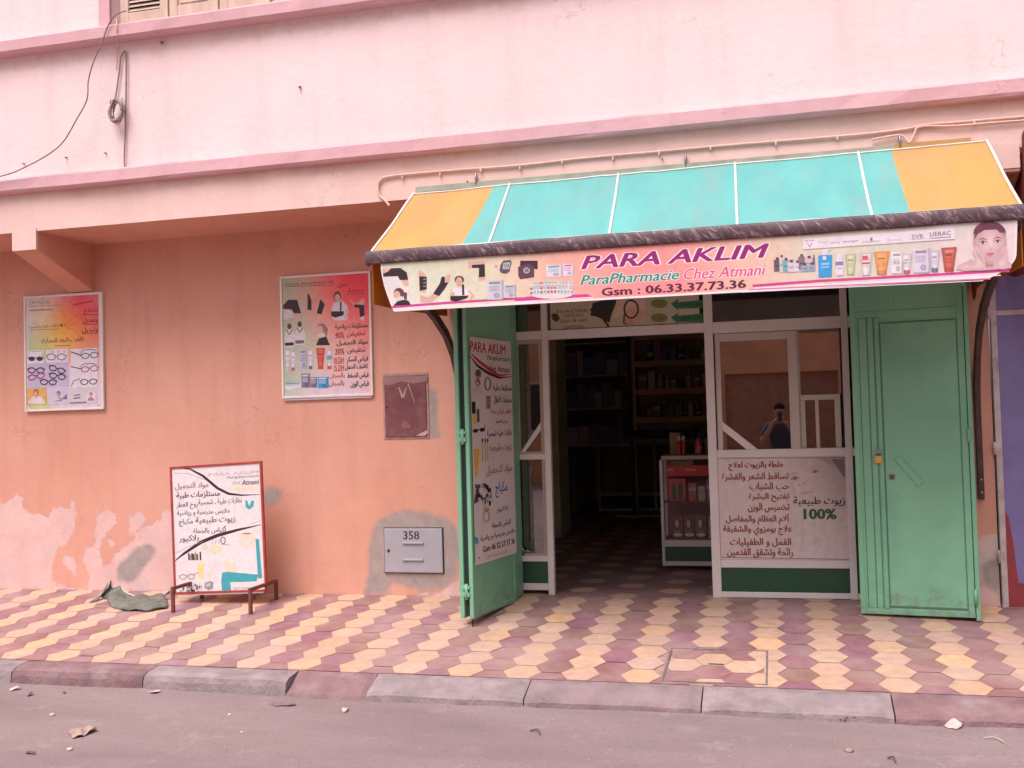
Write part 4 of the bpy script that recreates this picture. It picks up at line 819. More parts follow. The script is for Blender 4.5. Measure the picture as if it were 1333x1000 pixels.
# ---- banner hanging from the awning's front edge
bn = thing('shop_banner', 'long printed shop banner with phone number hanging below the awning trim', 'banner', (-.55, AYF-.03, 2.25))
BY = AYF-.018
def bpt(x, y): q = at(x, y, BY-.004); return q.x, q.z
TL, TRr = -2.452, 1.325; ZTOP = 2.435; ZBOT = 2.105
def edge_l(z): t = (2.40-z)/.30; return TL + (.0 if t < 0 else .085*max(0, min(1, t))**1.6)
def edge_r(z): t = (2.40-z)/.30; return TRr - (.0 if t < 0 else .02*t + .15*max(0, (t-.55)/.45)**2.2)
zs = [ZTOP+(ZBOT-ZTOP)*k/24 for k in range(25)]
out = [(edge_l(z), z) for z in zs] + [(edge_r(z), z-.002) for z in reversed(zs)]
m = MB(); m.prism([(x, BY, z) for x, z in out], (0, .003, 0)); m.build('panel', mat('banner_vinyl', (.76, .68, .68), .45, .03), bn)
p = Print((-.55, BY, 2.25), NF, EX, EZ)
cols = [(.60, .60, .44), (.58, .60, .42), (.66, .54, .40), (.76, .40, .30), (.80, .29, .25), (.78, .31, .27), (.72, .44, .34), (.62, .55, .42), (.58, .57, .44), (.62, .55, .50), (.66, .57, .56)]
cols2 = [(.74, .64, .64), (.66, .64, .52), (.66, .62, .46), (.76, .42, .34), (.80, .28, .28), (.80, .25, .25), (.74, .42, .36), (.66, .54, .44), (.60, .57, .48), (.68, .55, .54), (.74, .58, .61)]
def bcol(u, v):
    i = min(int(u*10), 9); f = u*10-i; a = [q*(1-f)+r*f for q, r in zip(cols[i], cols[i+1])]; b = [q*(1-f)+r*f for q, r in zip(cols2[i], cols2[i+1])]
    return tuple(q*(1-v)+r*v for q, r in zip(a, b))
l = p.layer(); NU = 60
for i in range(NU):
    for j in range(24):
        qs = []
        for a, b in ((i, j), (i, j+1), (i+1, j+1), (i+1, j)):
            z = zs[b]; z2 = max(z, ZBOT+.012); xl, xr = edge_l(z)+.010, edge_r(z)-.010; u = a/NU; qs.append((Vector((xl+(xr-xl)*u, BY-l, z2)), bcol(u, b/24)))
        if (qs[0][0]-qs[1][0]).length > 1e-6: p.mb.add([q[0] for q in qs], [(0, 1, 2, 3)], 0, [q[1] for q in qs])
MAG = (.56, .055, .25); WHT = (.78, .70, .71); TEA = (.02, .26, .18); SKIN = (.62, .38, .30); BLK = (.035, .02, .025)
p.zoom(480, 320, 6.059)
p.line([(185, 484), (600, 452), (1100, 420), (1330, 412)], 20, MAG); p.line([(195, 497), (1330, 440)], 6, WHT)
p.zoom(670, 300, 3.508)
p.poly([(0, 312), (60, 302), (330, 291), (358, 302), (0, 326)], MAG); p.line([(0, 326), (360, 306)], 3, WHT)
p.zoom(900, 180, 3.0785)
p.line([(245, 592), (500, 573), (1000, 546), (1275, 530)], 11, MAG); p.line([(250, 601), (1240, 549)], 4, WHT); p.line([(230, 607), (1200, 563)], 5, (.60, .16, .36)); p.line([(200, 617), (1170, 571)], 3, WHT)
# lettering
p.zoom(670, 300, 3.508)
p.text('PARA AKLIM', 305, 118, 1160, 122, (.27, .015, .15), .04, .28, WHT, .03, True)
p.text('ParaPharmacie', 300, 206, 750, 224, TEA, .03, .3, WHT, .03, True); p.text('Chez Atmani', 772, 176, 1148, 203, (.62, .10, .20), .025, .3, WHT, .03, True)
p.text('Gsm : 06.33.37.73.36', 398, 264, 1055, 262, (.10, .02, .045), .045, 0, None, 0, True)
# orthopaedic supports at the left end
p.zoom(480, 320, 6.059)
p.poly([(110, 185), (180, 178), (250, 175), (300, 210), (312, 270), (245, 270), (230, 240), (115, 245)], BLK); p.poly([(112, 180), (175, 180), (150, 205), (115, 220)], SKIN); p.poly([(255, 272), (312, 268), (315, 318), (285, 318)], SKIN); p.poly([(115, 248), (228, 243), (250, 300), (200, 330), (120, 322)], (.66, .62, .64))
p.poly([(195, 472), (225, 440), (280, 425), (315, 435), (332, 466)], BLK); p.ell(238, 375, 42, 42, (.13, .05, .06)); p.poly([(270, 365), (302, 370), (300, 430), (280, 420)], (.13, .05, .06)); p.ell(222, 388, 27, 32, SKIN); p.poly([(212, 415), (262, 395), (268, 425), (215, 440)], (.6, .56, .55))
p.poly([(388, 205), (405, 192), (440, 215), (458, 245), (455, 330), (448, 372), (400, 360), (398, 250)], SKIN); p.poly([(398, 240), (458, 245), (458, 345), (402, 355)], BLK); [p.rect(430, 260+28*k, 452, 268+28*k, (.25, .22, .22)) for k in range(3)]
p.poly([(405, 390), (470, 410), (515, 370), (555, 395), (500, 445), (410, 450)], SKIN); p.poly([(508, 378), (560, 300), (575, 245), (600, 245), (602, 290), (628, 292), (600, 340), (555, 398)], BLK); p.poly([(600, 290), (605, 250), (625, 222), (650, 235), (630, 290)], SKIN)
p.poly([(640, 395), (652, 345), (690, 328), (740, 328), (790, 345), (838, 395), (810, 430), (790, 425), (810, 390), (780, 355), (785, 392), (645, 395)], SKIN); p.poly([(648, 362), (670, 335), (700, 328), (740, 328), (785, 345), (790, 395), (680, 395), (680, 365)], (.70, .64, .66)); p.ell(715, 268, 38, 32, (.12, .06, .06)); p.ell(713, 286, 26, 38, SKIN); p.ell(703, 282, 4, 3, BLK, n=8); p.ell(724, 282, 4, 3, BLK, n=8); p.ell(714, 305, 8, 3, (.45, .12, .12), n=8)
p.poly([(735, 305), (752, 305), (755, 390), (738, 390)], BLK); p.poly([(642, 398), (790, 392), (775, 415), (690, 440), (645, 432)], BLK)
p.poly([(780, 125), (915, 118), (915, 150), (830, 165), (782, 180)], SKIN); p.poly([(812, 152), (915, 145), (918, 245), (868, 248), (870, 175), (815, 175)], BLK); p.poly([(862, 250), (918, 247), (922, 268), (868, 275)], SKIN)
p.poly([(1040, 150), (1062, 118), (1118, 112), (1128, 130), (1110, 205), (1085, 222), (1045, 215), (1032, 195)], (.10, .08, .11)); p.poly([(1062, 135), (1118, 128), (1108, 185), (1055, 185)], (.42, .40, .40)); p.text('123', 1070, 145, 1105, 170, BLK, .02); p.line([(995, 150), (1000, 175)], 3, BLK); p.line([(1008, 152), (1010, 175)], 3, BLK)
p.poly([(1195, 118), (1333, 118), (1333, 185), (1195, 170)], (.06, .02, .04)); p.poly([(1178, 165), (1275, 140), (1305, 175), (1305, 248), (1195, 265), (1180, 240)], (.11, .05, .07)); p.ell(1245, 195, 26, 24, (.42, .36, .37)); p.text('88', 1232, 180, 1260, 208, BLK, .02)
p.box_pic(935, 272, 1050, 425, (.55, .52, .60)); p.box_pic(1068, 308, 1152, 412, (.52, .50, .57))
p.zoom(670, 300, 3.508)
p.box_pic(145, 158, 212, 213, (.66, .60, .66), (.12, .35, .40)); p.box_pic(222, 153, 265, 208, (.66, .60, .66), (.5, .12, .22))
p.ell(168, 285, 105, 28, (.70, .60, .58))
for i in range(26):
    x = 70+i % 13*15.5; y = 240+(i//13)*24-6*math.sin((x-70)/200*3.1); c = random.choice([(.30, .55, .52), (.60, .58, .56), (.35, .50, .55), (.55, .12, .14)])
    p.rect(x, y, x+12, y+28, c); p.rect(x, y+10, x+12, y+20, (.70, .64, .64)); p.rect(x+1, y+16, x+11, y+20, random.choice([(.5, .08, .1), (.1, .3, .25), (.2, .2, .3)])); p.rect(x+3, y-7, x+9, y, (.45, .62, .62))
p.zoom(900, 180, 3.0785)
for i, (x, y, w_, h, c) in enumerate([(330, 488, 28, 45, (.14, .10, .12)), (352, 478, 20, 60, (.60, .50, .48)), (365, 490, 28, 45, (.16, .40, .42)), (385, 498, 32, 38, (.62, .52, .58)), (412, 500, 26, 34, (.60, .58, .62)), (428, 475, 28, 52, (.22, .16, .20)), (455, 482, 34, 38, (.58, .44, .46)), (485, 478, 12, 50, (.2, .14, .2)), (440, 510, 30, 24, (.30, .36, .46)), (470, 508, 26, 24, (.28, .34, .44))]):
    p.rect(x, y, x+w_, y+h, c); p.rect(x+w_*.3, y-10, x+w_*.7, y, (.1, .06, .08)); p.rect(x+w_*.2, y+h*.45, x+w_*.8, y+h*.6, tuple(q*.6 for q in c))
p.zoom(1040, 285, 6.06)
p.poly([(30, 160), (1225, 72), (1230, 160), (32, 242)], (.70, .62, .66))
for t, b, c in (('VICHY', (48, 170, 128, 176), BLK), ('Uriage', (148, 178, 228, 196), (.40, .34, .42)), ('Ducray', (255, 180, 325, 196), (.25, .2, .25)), ('dermagor', (345, 170, 472, 188), (.18, .14, .2)), ('LA ROCHE-POSAY', (500, 178, 640, 184), (.2, .2, .28)), ('Avène', (690, 158, 805, 172), (.58, .38, .40)), ('SVR', (890, 126, 985, 152), (.16, .13, .18)), ('LIERAC', (1032, 106, 1198, 128), (.12, .09, .13))): p.text(t, *b, c, .005, 0, None, 0, True)
p.line([(66, 190), (86, 222)], 4, BLK); p.line([(104, 188), (86, 222)], 4, BLK); p.rect(562, 150, 580, 172, (.2, .16, .2)); p.line([(880, 164), (990, 156)], 3, (.3, .25, .3)); p.line([(1030, 154), (1198, 143)], 4, BLK)
p.poly([(152, 290), (262, 285), (258, 455), (155, 460)], (.05, .30, .60)); p.rect(180, 250, 226, 284, (.66, .62, .68)); p.poly([(172, 240), (265, 235), (226, 255), (178, 258)], (.66, .62, .68)); p.rect(186, 296, 216, 322, (.62, .60, .70)); p.rect(175, 350, 238, 362, (.3, .52, .72)); p.rect(175, 378, 238, 386, (.3, .52, .72))
p.rect(290, 305, 350, 445, (.68, .62, .68)); p.rect(297, 278, 342, 320, (.66, .60, .68)); p.rect(286, 340, 348, 366, (.22, .20, .45)); p.rect(300, 385, 340, 400, (.5, .45, .55))
p.tube_pic(362, 280, 452, 440, (.56, .60, .38), (.50, .56, .32)); p.tube_pic(475, 270, 582, 445, (.70, .62, .62), (.68, .60, .62)); p.rect(498, 292, 545, 322, (.62, .10, .14)); p.rect(498, 345, 560, 355, (.45, .1, .15))
p.tube_pic(590, 262, 715, 440, (.80, .36, .14), (.66, .24, .10)); p.box_pic(730, 262, 808, 432, (.72, .66, .68)); p.text('50', 742, 335, 795, 358, (.3, .26, .3), .01); p.tube_pic(810, 280, 890, 432, (.72, .66, .68), (.55, .12, .16)); p.text('50', 816, 336, 856, 358, (.3, .26, .3), .01)
p.box_pic(903, 235, 1020, 425, (.62, .55, .66)); p.tube_pic(1028, 255, 1112, 418, (.66, .60, .66), (.16, .2, .28)); p.tube_pic(1122, 230, 1244, 415, (.55, .13, .10), (.48, .08, .07)); p.text('VICHY', 1150, 248, 1222, 268, (.7, .45, .42), .01)
# portrait of a woman with hands at her cheeks
p.zoom(1180, 100, 3.125)
FS = (.60, .40, .40); FH = (.14, .045, .07); FD = (.42, .22, .23)
p.poly([(200, 785), (215, 765), (260, 745), (310, 755), (360, 765), (405, 745), (425, 760), (425, 780), (300, 790)], (.56, .36, .37)); p.soft(245, 775, 40, 16, (.64, .44, .45), (.56, .36, .37)); p.soft(405, 768, 22, 14, (.62, .42, .43), (.56, .36, .37)); p.poly([(305, 720), (372, 715), (380, 770), (310, 775)], FD)
p.soft(338, 638, 67, 50, (.20, .075, .10), FH); p.poly([(273, 640), (402, 635), (407, 680), (384, 730), (350, 762), (335, 764), (312, 748), (283, 712), (270, 680)], (.50, .31, .31))
p.soft(337, 682, 58, 70, (.68, .49, .48), (.52, .33, .33), 9, 4, -6); p.poly([(274, 664), (282, 622), (330, 604), (385, 612), (403, 655), (390, 634), (368, 622), (318, 624), (290, 640)], FH)
for x, y in ((310, 676), (371, 671)): p.soft(x, y-2, 22, 13, (.42, .24, .25), (.56, .37, .37), 4); p.line([(x-19, y-11), (x-2, y-18), (x+18, y-12)], 4.5, FH, True); p.ell(x, y, 13, 5.5, (.66, .54, .54)); p.ell(x, y, 5.5, 5.5, (.10, .06, .08)); p.line([(x-15, y), (x, y-7), (x+15, y-1)], 4, (.07, .03, .04), True)
p.soft(341, 697, 9, 7, (.70, .52, .51), (.58, .39, .38), 4); p.line([(334, 701), (341, 705), (349, 700)], 2.5, FD); p.line([(333, 668), (331, 685), (334, 698)], 2.5, (.56, .37, .37), True)
p.poly([(321, 722), (333, 716), (340, 718), (347, 715), (358, 719), (340, 724)], (.46, .15, .19)); p.poly([(321, 722), (340, 724), (358, 719), (348, 730), (338, 732), (329, 729)], (.54, .20, .23)); p.soft(340, 745, 16, 8, (.62, .43, .42), (.54, .35, .35), 3)
for pts in ([(262, 785), (284, 748), (268, 715), (272, 690), (285, 688), (300, 715), (318, 745), (322, 785)], [(402, 784), (412, 745), (412, 710), (402, 690), (388, 700), (372, 730), (352, 745), (354, 782)]): p.poly(pts, (.60, .41, .41))
p.soft(296, 760, 20, 26, (.68, .49, .48), (.60, .41, .41), 5); p.soft(386, 758, 20, 26, (.68, .49, .48), (.60, .41, .41), 5)
for k in range(4): p.line([(274+k*8, 694+k*9), (292+k*6, 730+k*6), (300+k*6, 752+k*4)], 2.2, (.46, .27, .28), True); p.line([(404-k*9, 698+k*9), (388-k*8, 730+k*5), (380-k*7, 754+k*4)], 2.2, (.46, .27, .28), True)
p.build('printing', bn, attr_mat('banner_print', .42, .09, 18, spec=.35))

# ================================================================== POSTERS ON THE WALL
def wall_poster(name, label, quad, depth=.022, fr=.018):
    xs_ = [at(x, y, -depth).x for x, y in quad]; zs_ = [at(x, y, -depth).z for x, y in quad]
    x0, x1, z0, z1 = (xs_[0]+xs_[3])/2, (xs_[1]+xs_[2])/2, (zs_[2]+zs_[3])/2, (zs_[0]+zs_[1])/2
    t = thing(name, label, 'poster', ((x0+x1)/2, -depth, (z0+z1)/2))
    B('frame', M_pip, t, (x0, x0+fr, -depth-.008, -.004, z0, z1), (x1-fr, x1, -depth-.008, -.004, z0, z1), (x0+fr, x1-fr, -depth-.008, -.004, z0, z0+fr), (x0+fr, x1-fr, -depth-.008, -.004, z1-fr, z1), bevel=.003)
    B('panel', mat('white_vinyl', (.66, .60, .57), .4, .05, 5), t, (x0+fr, x1-fr, -depth+.002, -.006, z0+fr, z1-fr))
    return t, Print(((x0+x1)/2, -depth+.0018, (z0+z1)/2), NF, EX, EZ)
t, p = wall_poster('wall_poster', 'framed glasses poster on salmon wall, with spectacles photos, leftmost on the wall', ((32, 387), (134, 379), (135, 533), (32, 536)))
p.zoom(0, 340, 4.168); p.vivid = 1.4
LI = (.66, .56, .62)
p.grad(150, 205, 543, 798, [[(.55, .48, .45), (.62, .50, .46), (.62, .28, .26), (.66, .13, .17), (.60, .22, .24)], [(.66, .60, .58), (.70, .58, .40), (.66, .30, .16), (.66, .18, .14), (.62, .16, .18)], [(.50, .52, .42), (.62, .50, .26), (.70, .40, .16), (.68, .30, .16), (.64, .22, .18)], [(.38, .50, .30), (.46, .50, .28), (.66, .46, .26), (.66, .36, .24), (.64, .34, .30)], [(.60, .56, .56), (.60, .54, .56), LI, LI, (.64, .48, .50)], [LI]*5, [(.45, .52, .28), (.46, .52, .28), (.62, .56, .58), LI, LI]], 16)
p.text('OPTIQUE', 162, 214, 268, 238, (.20, .14, .14), .0); p.line([(160, 246), (335, 238)], 2.5, (.2, .12, .12)); p.line([(160, 268), (290, 262)], 9, (.34, .28, .28))
p.text('اصلاح', 455, 256, 530, 288, BLK, .02); p.text('وتعديل', 450, 305, 530, 340, BLK, .02); p.text('وتبديل', 446, 357, 530, 392, BLK, .02); p.text('النظارات الطبية والشمسية', 160, 343, 318, 368, (.16, .1, .06), .02); p.text('(القرب.البعد.الحماية)', 225, 412, 455, 448, BLK, .015)
for y, x in ((292, 450), (345, 450), (394, 448)): p.line([(x, y), (531, y-3)], 2.5, BLK)
p.line([(160, 374), (320, 368)], 2, BLK); p.poly([(322, 348), (342, 338), (336, 348), (342, 358)], BLK); p.line([(296, 460), (383, 458)], 5, (.3, .2, .15)); p.line([(395, 238), (505, 216)], 7, (.35, .05, .08))
for b in ((425, 290), (415, 343), (428, 390)):
    for k in range(7): a0, a1 = k/7, (k+.55)/7; p.line([(345+(b[0]-345)*a0, 348+(b[1]-348)*a0), (345+(b[0]-345)*a1, 348+(b[1]-348)*a1)], 2.5, (.2, .06, .05))
WP = (.70, .64, .68)
for b in ((152, 486, 236, 552), (249, 482, 368, 547), (384, 478, 529, 543), (384, 549, 529, 614), (384, 621, 529, 682)): p.rect(*b, WP)
p.rect(150, 560, 375, 682, (.50, .44, .58)); GL = (.05, .03, .06)
p.glasses(194, 530, 84, GL, 0, True); p.line([(155, 520), (160, 492), (225, 490), (232, 520)], 2, GL); p.glasses(306, 520, 108, (.2, .18, .28)); 
for i in range(3): p.text('E', 282+i*32, 486, 290+i*32, 496, GL, .01)
p.glasses(487, 512, 95, (.10, .10, .14), -.1, False, 0); p.line([(385, 492), (440, 512)], 6, GL); p.line([(437, 502), (450, 484), (500, 478), (525, 486)], 4, GL)
p.glasses(487, 585, 95, (.40, .03, .12), -.1, False, 0); p.line([(385, 572), (440, 585)], 6, (.2, .04, .1)); p.line([(437, 575), (450, 560), (500, 555), (525, 562)], 4, GL)
p.glasses(482, 655, 92, GL, -.05, False, 0); p.line([(388, 678), (400, 650), (435, 638)], 4, GL)
for x, y, r_, c in ((196, 592, .0, GL), (310, 587, .3, GL), (198, 626, -.2, (.3, .03, .12)), (312, 624, .15, GL), (263, 656, .02, GL)): p.glasses(x, y, 92, c, r_); p.glasses(x, y+2, 90, c, r_)
p.rect(148, 692, 255, 778, (.62, .36, .08)); p.poly([(150, 770), (175, 735), (225, 735), (250, 775)], (.66, .58, .58)); p.bust(196, 695, 80, (.66, .58, .58), (.30, .10, .06), (.66, .36, .26)); p.line([(150, 720), (172, 745)], 16, (.66, .36, .26)); p.line([(248, 700), (226, 740)], 16, (.66, .36, .26))
p.rect(262, 690, 370, 776, (.56, .50, .60)); p.bust(318, 705, 56, (.25, .25, .45), (.12, .06, .05), (.6, .36, .3)); p.poly([(265, 742), (300, 735), (330, 750), (290, 760)], (.6, .5, .55)); p.poly([(335, 750), (362, 720), (365, 750)], (.15, .15, .25))
p.rect(378, 690, 527, 772, (.58, .54, .57)); p.ell(494, 735, 26, 32, (.68, .62, .64)); p.bust(494, 712, 46, (.4, .2, .25), (.16, .06, .05), (.62, .38, .32)); p.line([(400, 728), (436, 726)], 5, GL); p.line([(400, 744), (436, 742)], 6, GL); p.line([(380, 770), (470, 766)], 9, (.2, .18, .2))
for x, y in ((162, 788), (535, 782), (235, 202), (352, 196)): p.ell(x, y, 3, 3, GL, n=8)
p.build('printing', t)

t, p = wall_poster('wall_poster', 'framed red and green poster of arm slings and price list, beside the awning', ((364, 361), (480, 352), (488, 513), (368, 521)))
p.zoom(340, 330, 3.846); p.vivid = 1.35
RD, GG = (.66, .10, .13), (.38, .42, .33)
p.grad(104, 118, 553, 722, [[(.34, .36, .27), (.46, .34, .26), (.66, .20, .20), RD, RD], [(.42, .44, .34), (.52, .38, .32), (.68, .26, .24), (.70, .16, .16), (.68, .13, .15)], [GG, (.46, .42, .34), (.66, .36, .32), (.68, .28, .26), (.68, .20, .20)], [(.40, .46, .36), (.44, .46, .36), (.64, .46, .40), (.66, .42, .38), (.66, .32, .30)], [(.42, .46, .36), (.52, .50, .44), (.66, .52, .50), (.66, .50, .50), (.66, .44, .44)], [(.50, .54, .46), LI, LI, LI, (.66, .50, .52)]], 16)
p.text('PARA-PHARMACIE', 120, 140, 360, 160, (.12, .10, .06), .015, .2); p.line([(120, 167), (362, 158)], 3, (.12, .1, .06)); p.text('Chez', 380, 147, 433, 166, (.36, .02, .04), .012, .2); p.line([(380, 170), (408, 168)], 3, (.36, .02, .04)); p.text('Atmani', 432, 172, 517, 198, (.36, .02, .04), .012, .2); p.line([(430, 206), (516, 200)], 3, (.36, .02, .04))
SK = (.62, .36, .30)
p.poly([(108, 262), (135, 232), (180, 232), (200, 300), (165, 300), (152, 280), (112, 278)], BLK); p.poly([(110, 245), (130, 205), (118, 205), (108, 240)], SK); p.poly([(168, 302), (198, 300), (195, 330), (178, 328)], SK); p.poly([(112, 282), (150, 284), (168, 320), (112, 332)], (.58, .52, .52))
p.poly([(232, 200), (240, 205), (252, 235), (252, 285), (232, 282)], BLK); p.poly([(232, 292), (262, 318), (290, 290), (305, 302), (270, 340), (232, 335)], SK); p.poly([(278, 300), (296, 228), (318, 255), (302, 305)], BLK)
p.poly([(350, 300), (362, 250), (400, 232), (430, 260), (440, 300), (425, 335), (365, 335)], (.66, .58, .62)); p.ell(381, 215, 18, 26, (.14, .06, .05)); p.ell(381, 222, 13, 18, SK); p.poly([(395, 240), (403, 240), (402, 292), (394, 292)], BLK); p.poly([(350, 290), (415, 290), (412, 310), (370, 322), (350, 312)], BLK); p.poly([(425, 270), (440, 300), (420, 330), (414, 320), (428, 300)], SK)
p.poly([(440, 225), (470, 252), (515, 222), (518, 255), (470, 275)], SK); p.poly([(468, 255), (515, 258), (518, 310), (495, 320), (490, 272), (465, 270)], BLK); p.poly([(495, 322), (516, 312), (515, 338), (500, 335)], (.6, .5, .5))
for x, y in ((141, 355), (193, 344)): p.ell(x, y+10, 11, 14, (.1, .05, .05)); p.poly([(x-24, y+60), (x-18, y+32), (x, y+26), (x+20, y+32), (x+28, y+60), (x+24, y+116), (x-24, y+116)], (.62, .56, .56)); p.line([(x-14, y+30), (x, y+52), (x+14, y+30)], 5, BLK); p.rect(x-22, y+92, x+22, y+106, (.14, .12, .2) if x > 160 else BLK)
p.poly([(274, 460), (290, 425), (325, 415), (345, 460)], BLK); p.ell(303, 378, 26, 28, (.30, .16, .12)); p.poly([(318, 360), (334, 375), (330, 415), (318, 405)], (.30, .16, .12)); p.ell(293, 384, 17, 23, SK); p.poly([(284, 405), (318, 395), (318, 418), (290, 425)], (.6, .55, .54))
p.tube_pic(118, 485, 148, 582, WP, (.6, .5, .5)); p.tube_pic(145, 492, 175, 588, WP, (.55, .12, .15)); p.box_pic(193, 478, 225, 582, (.46, .45, .56)); p.tube_pic(232, 485, 262, 580, WP, (.15, .16, .26)); p.tube_pic(276, 475, 320, 580, (.64, .12, .10), (.5, .08, .08)); p.tube_pic(325, 485, 358, 580, WP, (.5, .1, .1)); p.rect(327, 515, 356, 530, (.15, .36, .46))
p.box_pic(202, 602, 240, 672, (.20, .18, .26), WP); p.box_pic(246, 620, 276, 672, (.20, .18, .26), WP); p.box_pic(283, 618, 332, 675, (.06, .30, .58), WP); p.poly([(118, 660), (195, 650), (198, 672), (125, 686)], WP)
for i in range(8): p.rect(122+i*9, 632+i % 2*4, 128+i*9, 664, (.3, .5, .54)); p.rect(122+i*9, 648, 128+i*9, 654, (.5, .1, .12) if i % 2 else (.1, .2, .4))
for tt, b, c in (('مستلزمات رياضية', (370, 350, 532, 380), BLK), ('تخفيض', (430, 390, 520, 418), (.40, .02, .06)), ('40%', (370, 397, 415, 418), (.5, .02, .05)), ('مواد التجميل', (378, 433, 533, 462), BLK), ('تخفيض', (432, 473, 522, 500), (.2, .03, .08)), ('30%', (371, 479, 416, 499), (.36, .02, .06)), ('قياس السكر', (428, 516, 535, 545), BLK), ('10 DH', (364, 523, 414, 545), (.5, .03, .05)), ('كاشف الحمل', (420, 555, 535, 582), BLK), ('15 DH', (364, 562, 414, 583), (.5, .03, .05)), ('قياس الضغط', (432, 598, 537, 626), BLK), ('بالمجان', (342, 600, 418, 626), (.55, .06, .08)), ('قياس الوزن', (447, 640, 538, 670), BLK), ('بالمجان', (340, 641, 416, 665), (.45, .06, .1))): p.text(tt, b[0], b[1]-3, b[2], b[3]+3, c, .035)
for a, b, y in ((368, 417, 424), (369, 417, 506), (364, 414, 551), (364, 414, 589)): p.line([(a, y), (b, y-2)], 2.5, (.45, .02, .05))
p.build('printing', t)

# ================================================================== HATCH AND METER BOX IN THE WALL
t = thing('wall_hatch', 'maroon painted metal hatch with chalk scratches and broken plaster edge', 'hatch', (-2.9, -.01, 1.52))
q0, q1 = at(500, 490, -.012), at(556, 568, -.012)
B('frame', mat('raw_plaster_rim', (.42, .24, .20), .9, .2, 14, bump=.4), t, (q0.x-.018, q1.x+.018, -.007, .02, q1.z-.018, q0.z+.018), bevel=.003)
B('panel', mat('maroon_paint', (.155, .045, .05), .55, .18, 8, dirt_shade=(.30, .16, .15), dirt_amt=.7, dirt_scale=5), t, (q0.x, q1.x, -.016, -.0, q1.z, q0.z), bevel=.004)
p = Print((-2.9, -.0161, 1.52), NF, EX, EZ); p.zoom(340, 330, 3.846); CH = (.42, .27, .26)
p.line([(672, 680), (690, 672), (708, 722), (712, 715), (735, 650), (768, 748)], 11, CH, True); p.poly([(775, 912), (830, 885), (836, 900), (815, 914)], (.50, .34, .32)); p.poly([(612, 618), (830, 612), (832, 640), (760, 650), (700, 640), (640, 660), (612, 655)], (.30, .17, .16)); p.poly([(700, 860), (715, 835), (740, 850), (750, 875), (710, 875)], (.24, .10, .10)); p.ell(630, 770, 6, 6, BLK)
p.build('chalk_marks', t)
t = thing('meter_box', 'grey meter box cover stencilled 358 set low in cement patch', 'meter box', (-2.87, -.01, .36))
q0, q1 = at(500, 688, -.012), at(577, 746, -.012)
B('frame', M_greend, t, (q0.x-.006, q1.x+.006, -.006, .02, q1.z-.006, q0.z+.006))
cv = B('cover', mat('grey_meter_cover', (.36, .345, .375), .45, .05, 4, dirt_shade=(.30, .26, .26), dirt_amt=.5), t, (q0.x, q1.x, -.020, -.004, q1.z, q0.z), bevel=.006)
m = MB()
for py in (420, 556):
    a, b = at(440+525/6.25, 640+py/6.25, -.02), at(440+695/6.25, 640+py/6.25, -.02); m = MB(); m.box(a.x, b.x, -.033, -.0195, a.z-.008, a.z+.012); m.build('louvre', MATS['grey_meter_cover'], cv, .006)
a = at(440+412/6.25, 640+480/6.25, -.02); m = MB(); m.tube([(a.x, -.026, a.z), (a.x, -.0195, a.z)], .011, 12); m.build('lock', M_black, cv)
p = Print((-2.87, -.0201, .36), NF, EX, EZ); p.zoom(440, 640, 6.25); p.text('358', 532, 322, 660, 390, (.02, .02, .025), .02)
for x in (545, 595, 640): p.rect(x-2, 318, x+2, 392, (.36, .345, .375)) if x == 640 else None
p.build('number', t)

# ================================================================== STANDING SIGN
ss = thing('standing_sign', 'white sign in red painted frame on low metal legs, leaning at the wall', 'sign', (-4.42, -.45, -.04))
def gz(y): return y*SL
fp = [on_plane(x, y, Vector((0, 0, 0)), Vector((0, -SL, 1))) for x, y in ((217, 805), (242, 781), (333, 799), (357, 784))]
xl, xr = -4.65, -3.95; yf, yb = -.62, -.20; zt = .125
for x in (-4.66, -3.985):
    m = MB()
    m.box(x-.0125, x+.0125, yf-.0125, yf+.0125, gz(yf)-.002, zt-.005); m.box(x-.0125, x+.0125, yb-.0125, yb+.0125, gz(yb)-.002, zt-.005)
    m.box(x-.013, x+.013, yf-.013, yb+.013, zt-.005, zt+.02)
    m.build('stand_leg', M_rust, ss, .002)
# board: base on the stand, leaning back to the wall
TLT = R(2.5); nn = Vector((0, -1, .035)).normalized(); exs = Vector((math.cos(TLT), 0, math.sin(TLT))); up_ = exs.cross(nn)*-1
if up_.z < 0: up_ = -up_
bb = on_plane(287, 773, Vector((0, -.37, .13)), nn)
def bq(x, y): return on_plane(x, y, bb, nn)-bb
c0, c1, c2, c3 = bq(222, 608), bq(340, 600), bq(344.5, 770), bq(229, 774)
bx0, bx1 = (c0.dot(exs)+c3.dot(exs))/2, (c1.dot(exs)+c2.dot(exs))/2; h0, h1 = (c2.dot(up_)+c3.dot(up_))/2, (c0.dot(up_)+c1.dot(up_))/2
MS = Matrix((exs, -nn, up_)).transposed().to_4x4(); MS.translation = bb
m = MB()
for a, b, c, d in ((bx0-.012, bx0+.006, h0, h1), (bx1-.006, bx1+.012, h0, h1), (bx0+.006, bx1-.006, h0, h0+.018), (bx0+.006, bx1-.006, h1-.018, h1)): m.box(a, b, -.006, .018, c, d, 0, None, MS)
m.build('frame', M_red, ss, .002)
m = MB(); m.box(bx0+.006, bx1-.006, .001, .014, h0+.018, h1-.018, 0, None, MS); m.build('panel', mat('white_vinyl', (.66, .60, .57), .4, .05, 5), ss)
p = Print(bb + nn*(-.0008), nn, exs, up_); p.zoom(120, 580, 4.1667)
GY, TQ, LT = (.30, .27, .26), (.05, .33, .38), (.62, .60, .46)
p.grad(440, 125, 930, 800, [[(.68, .61, .62)]*3, [(.68, .61, .63), (.70, .64, .64), (.68, .63, .62)], [(.68, .61, .63), (.68, .62, .62), (.66, .60, .58)]], 4)
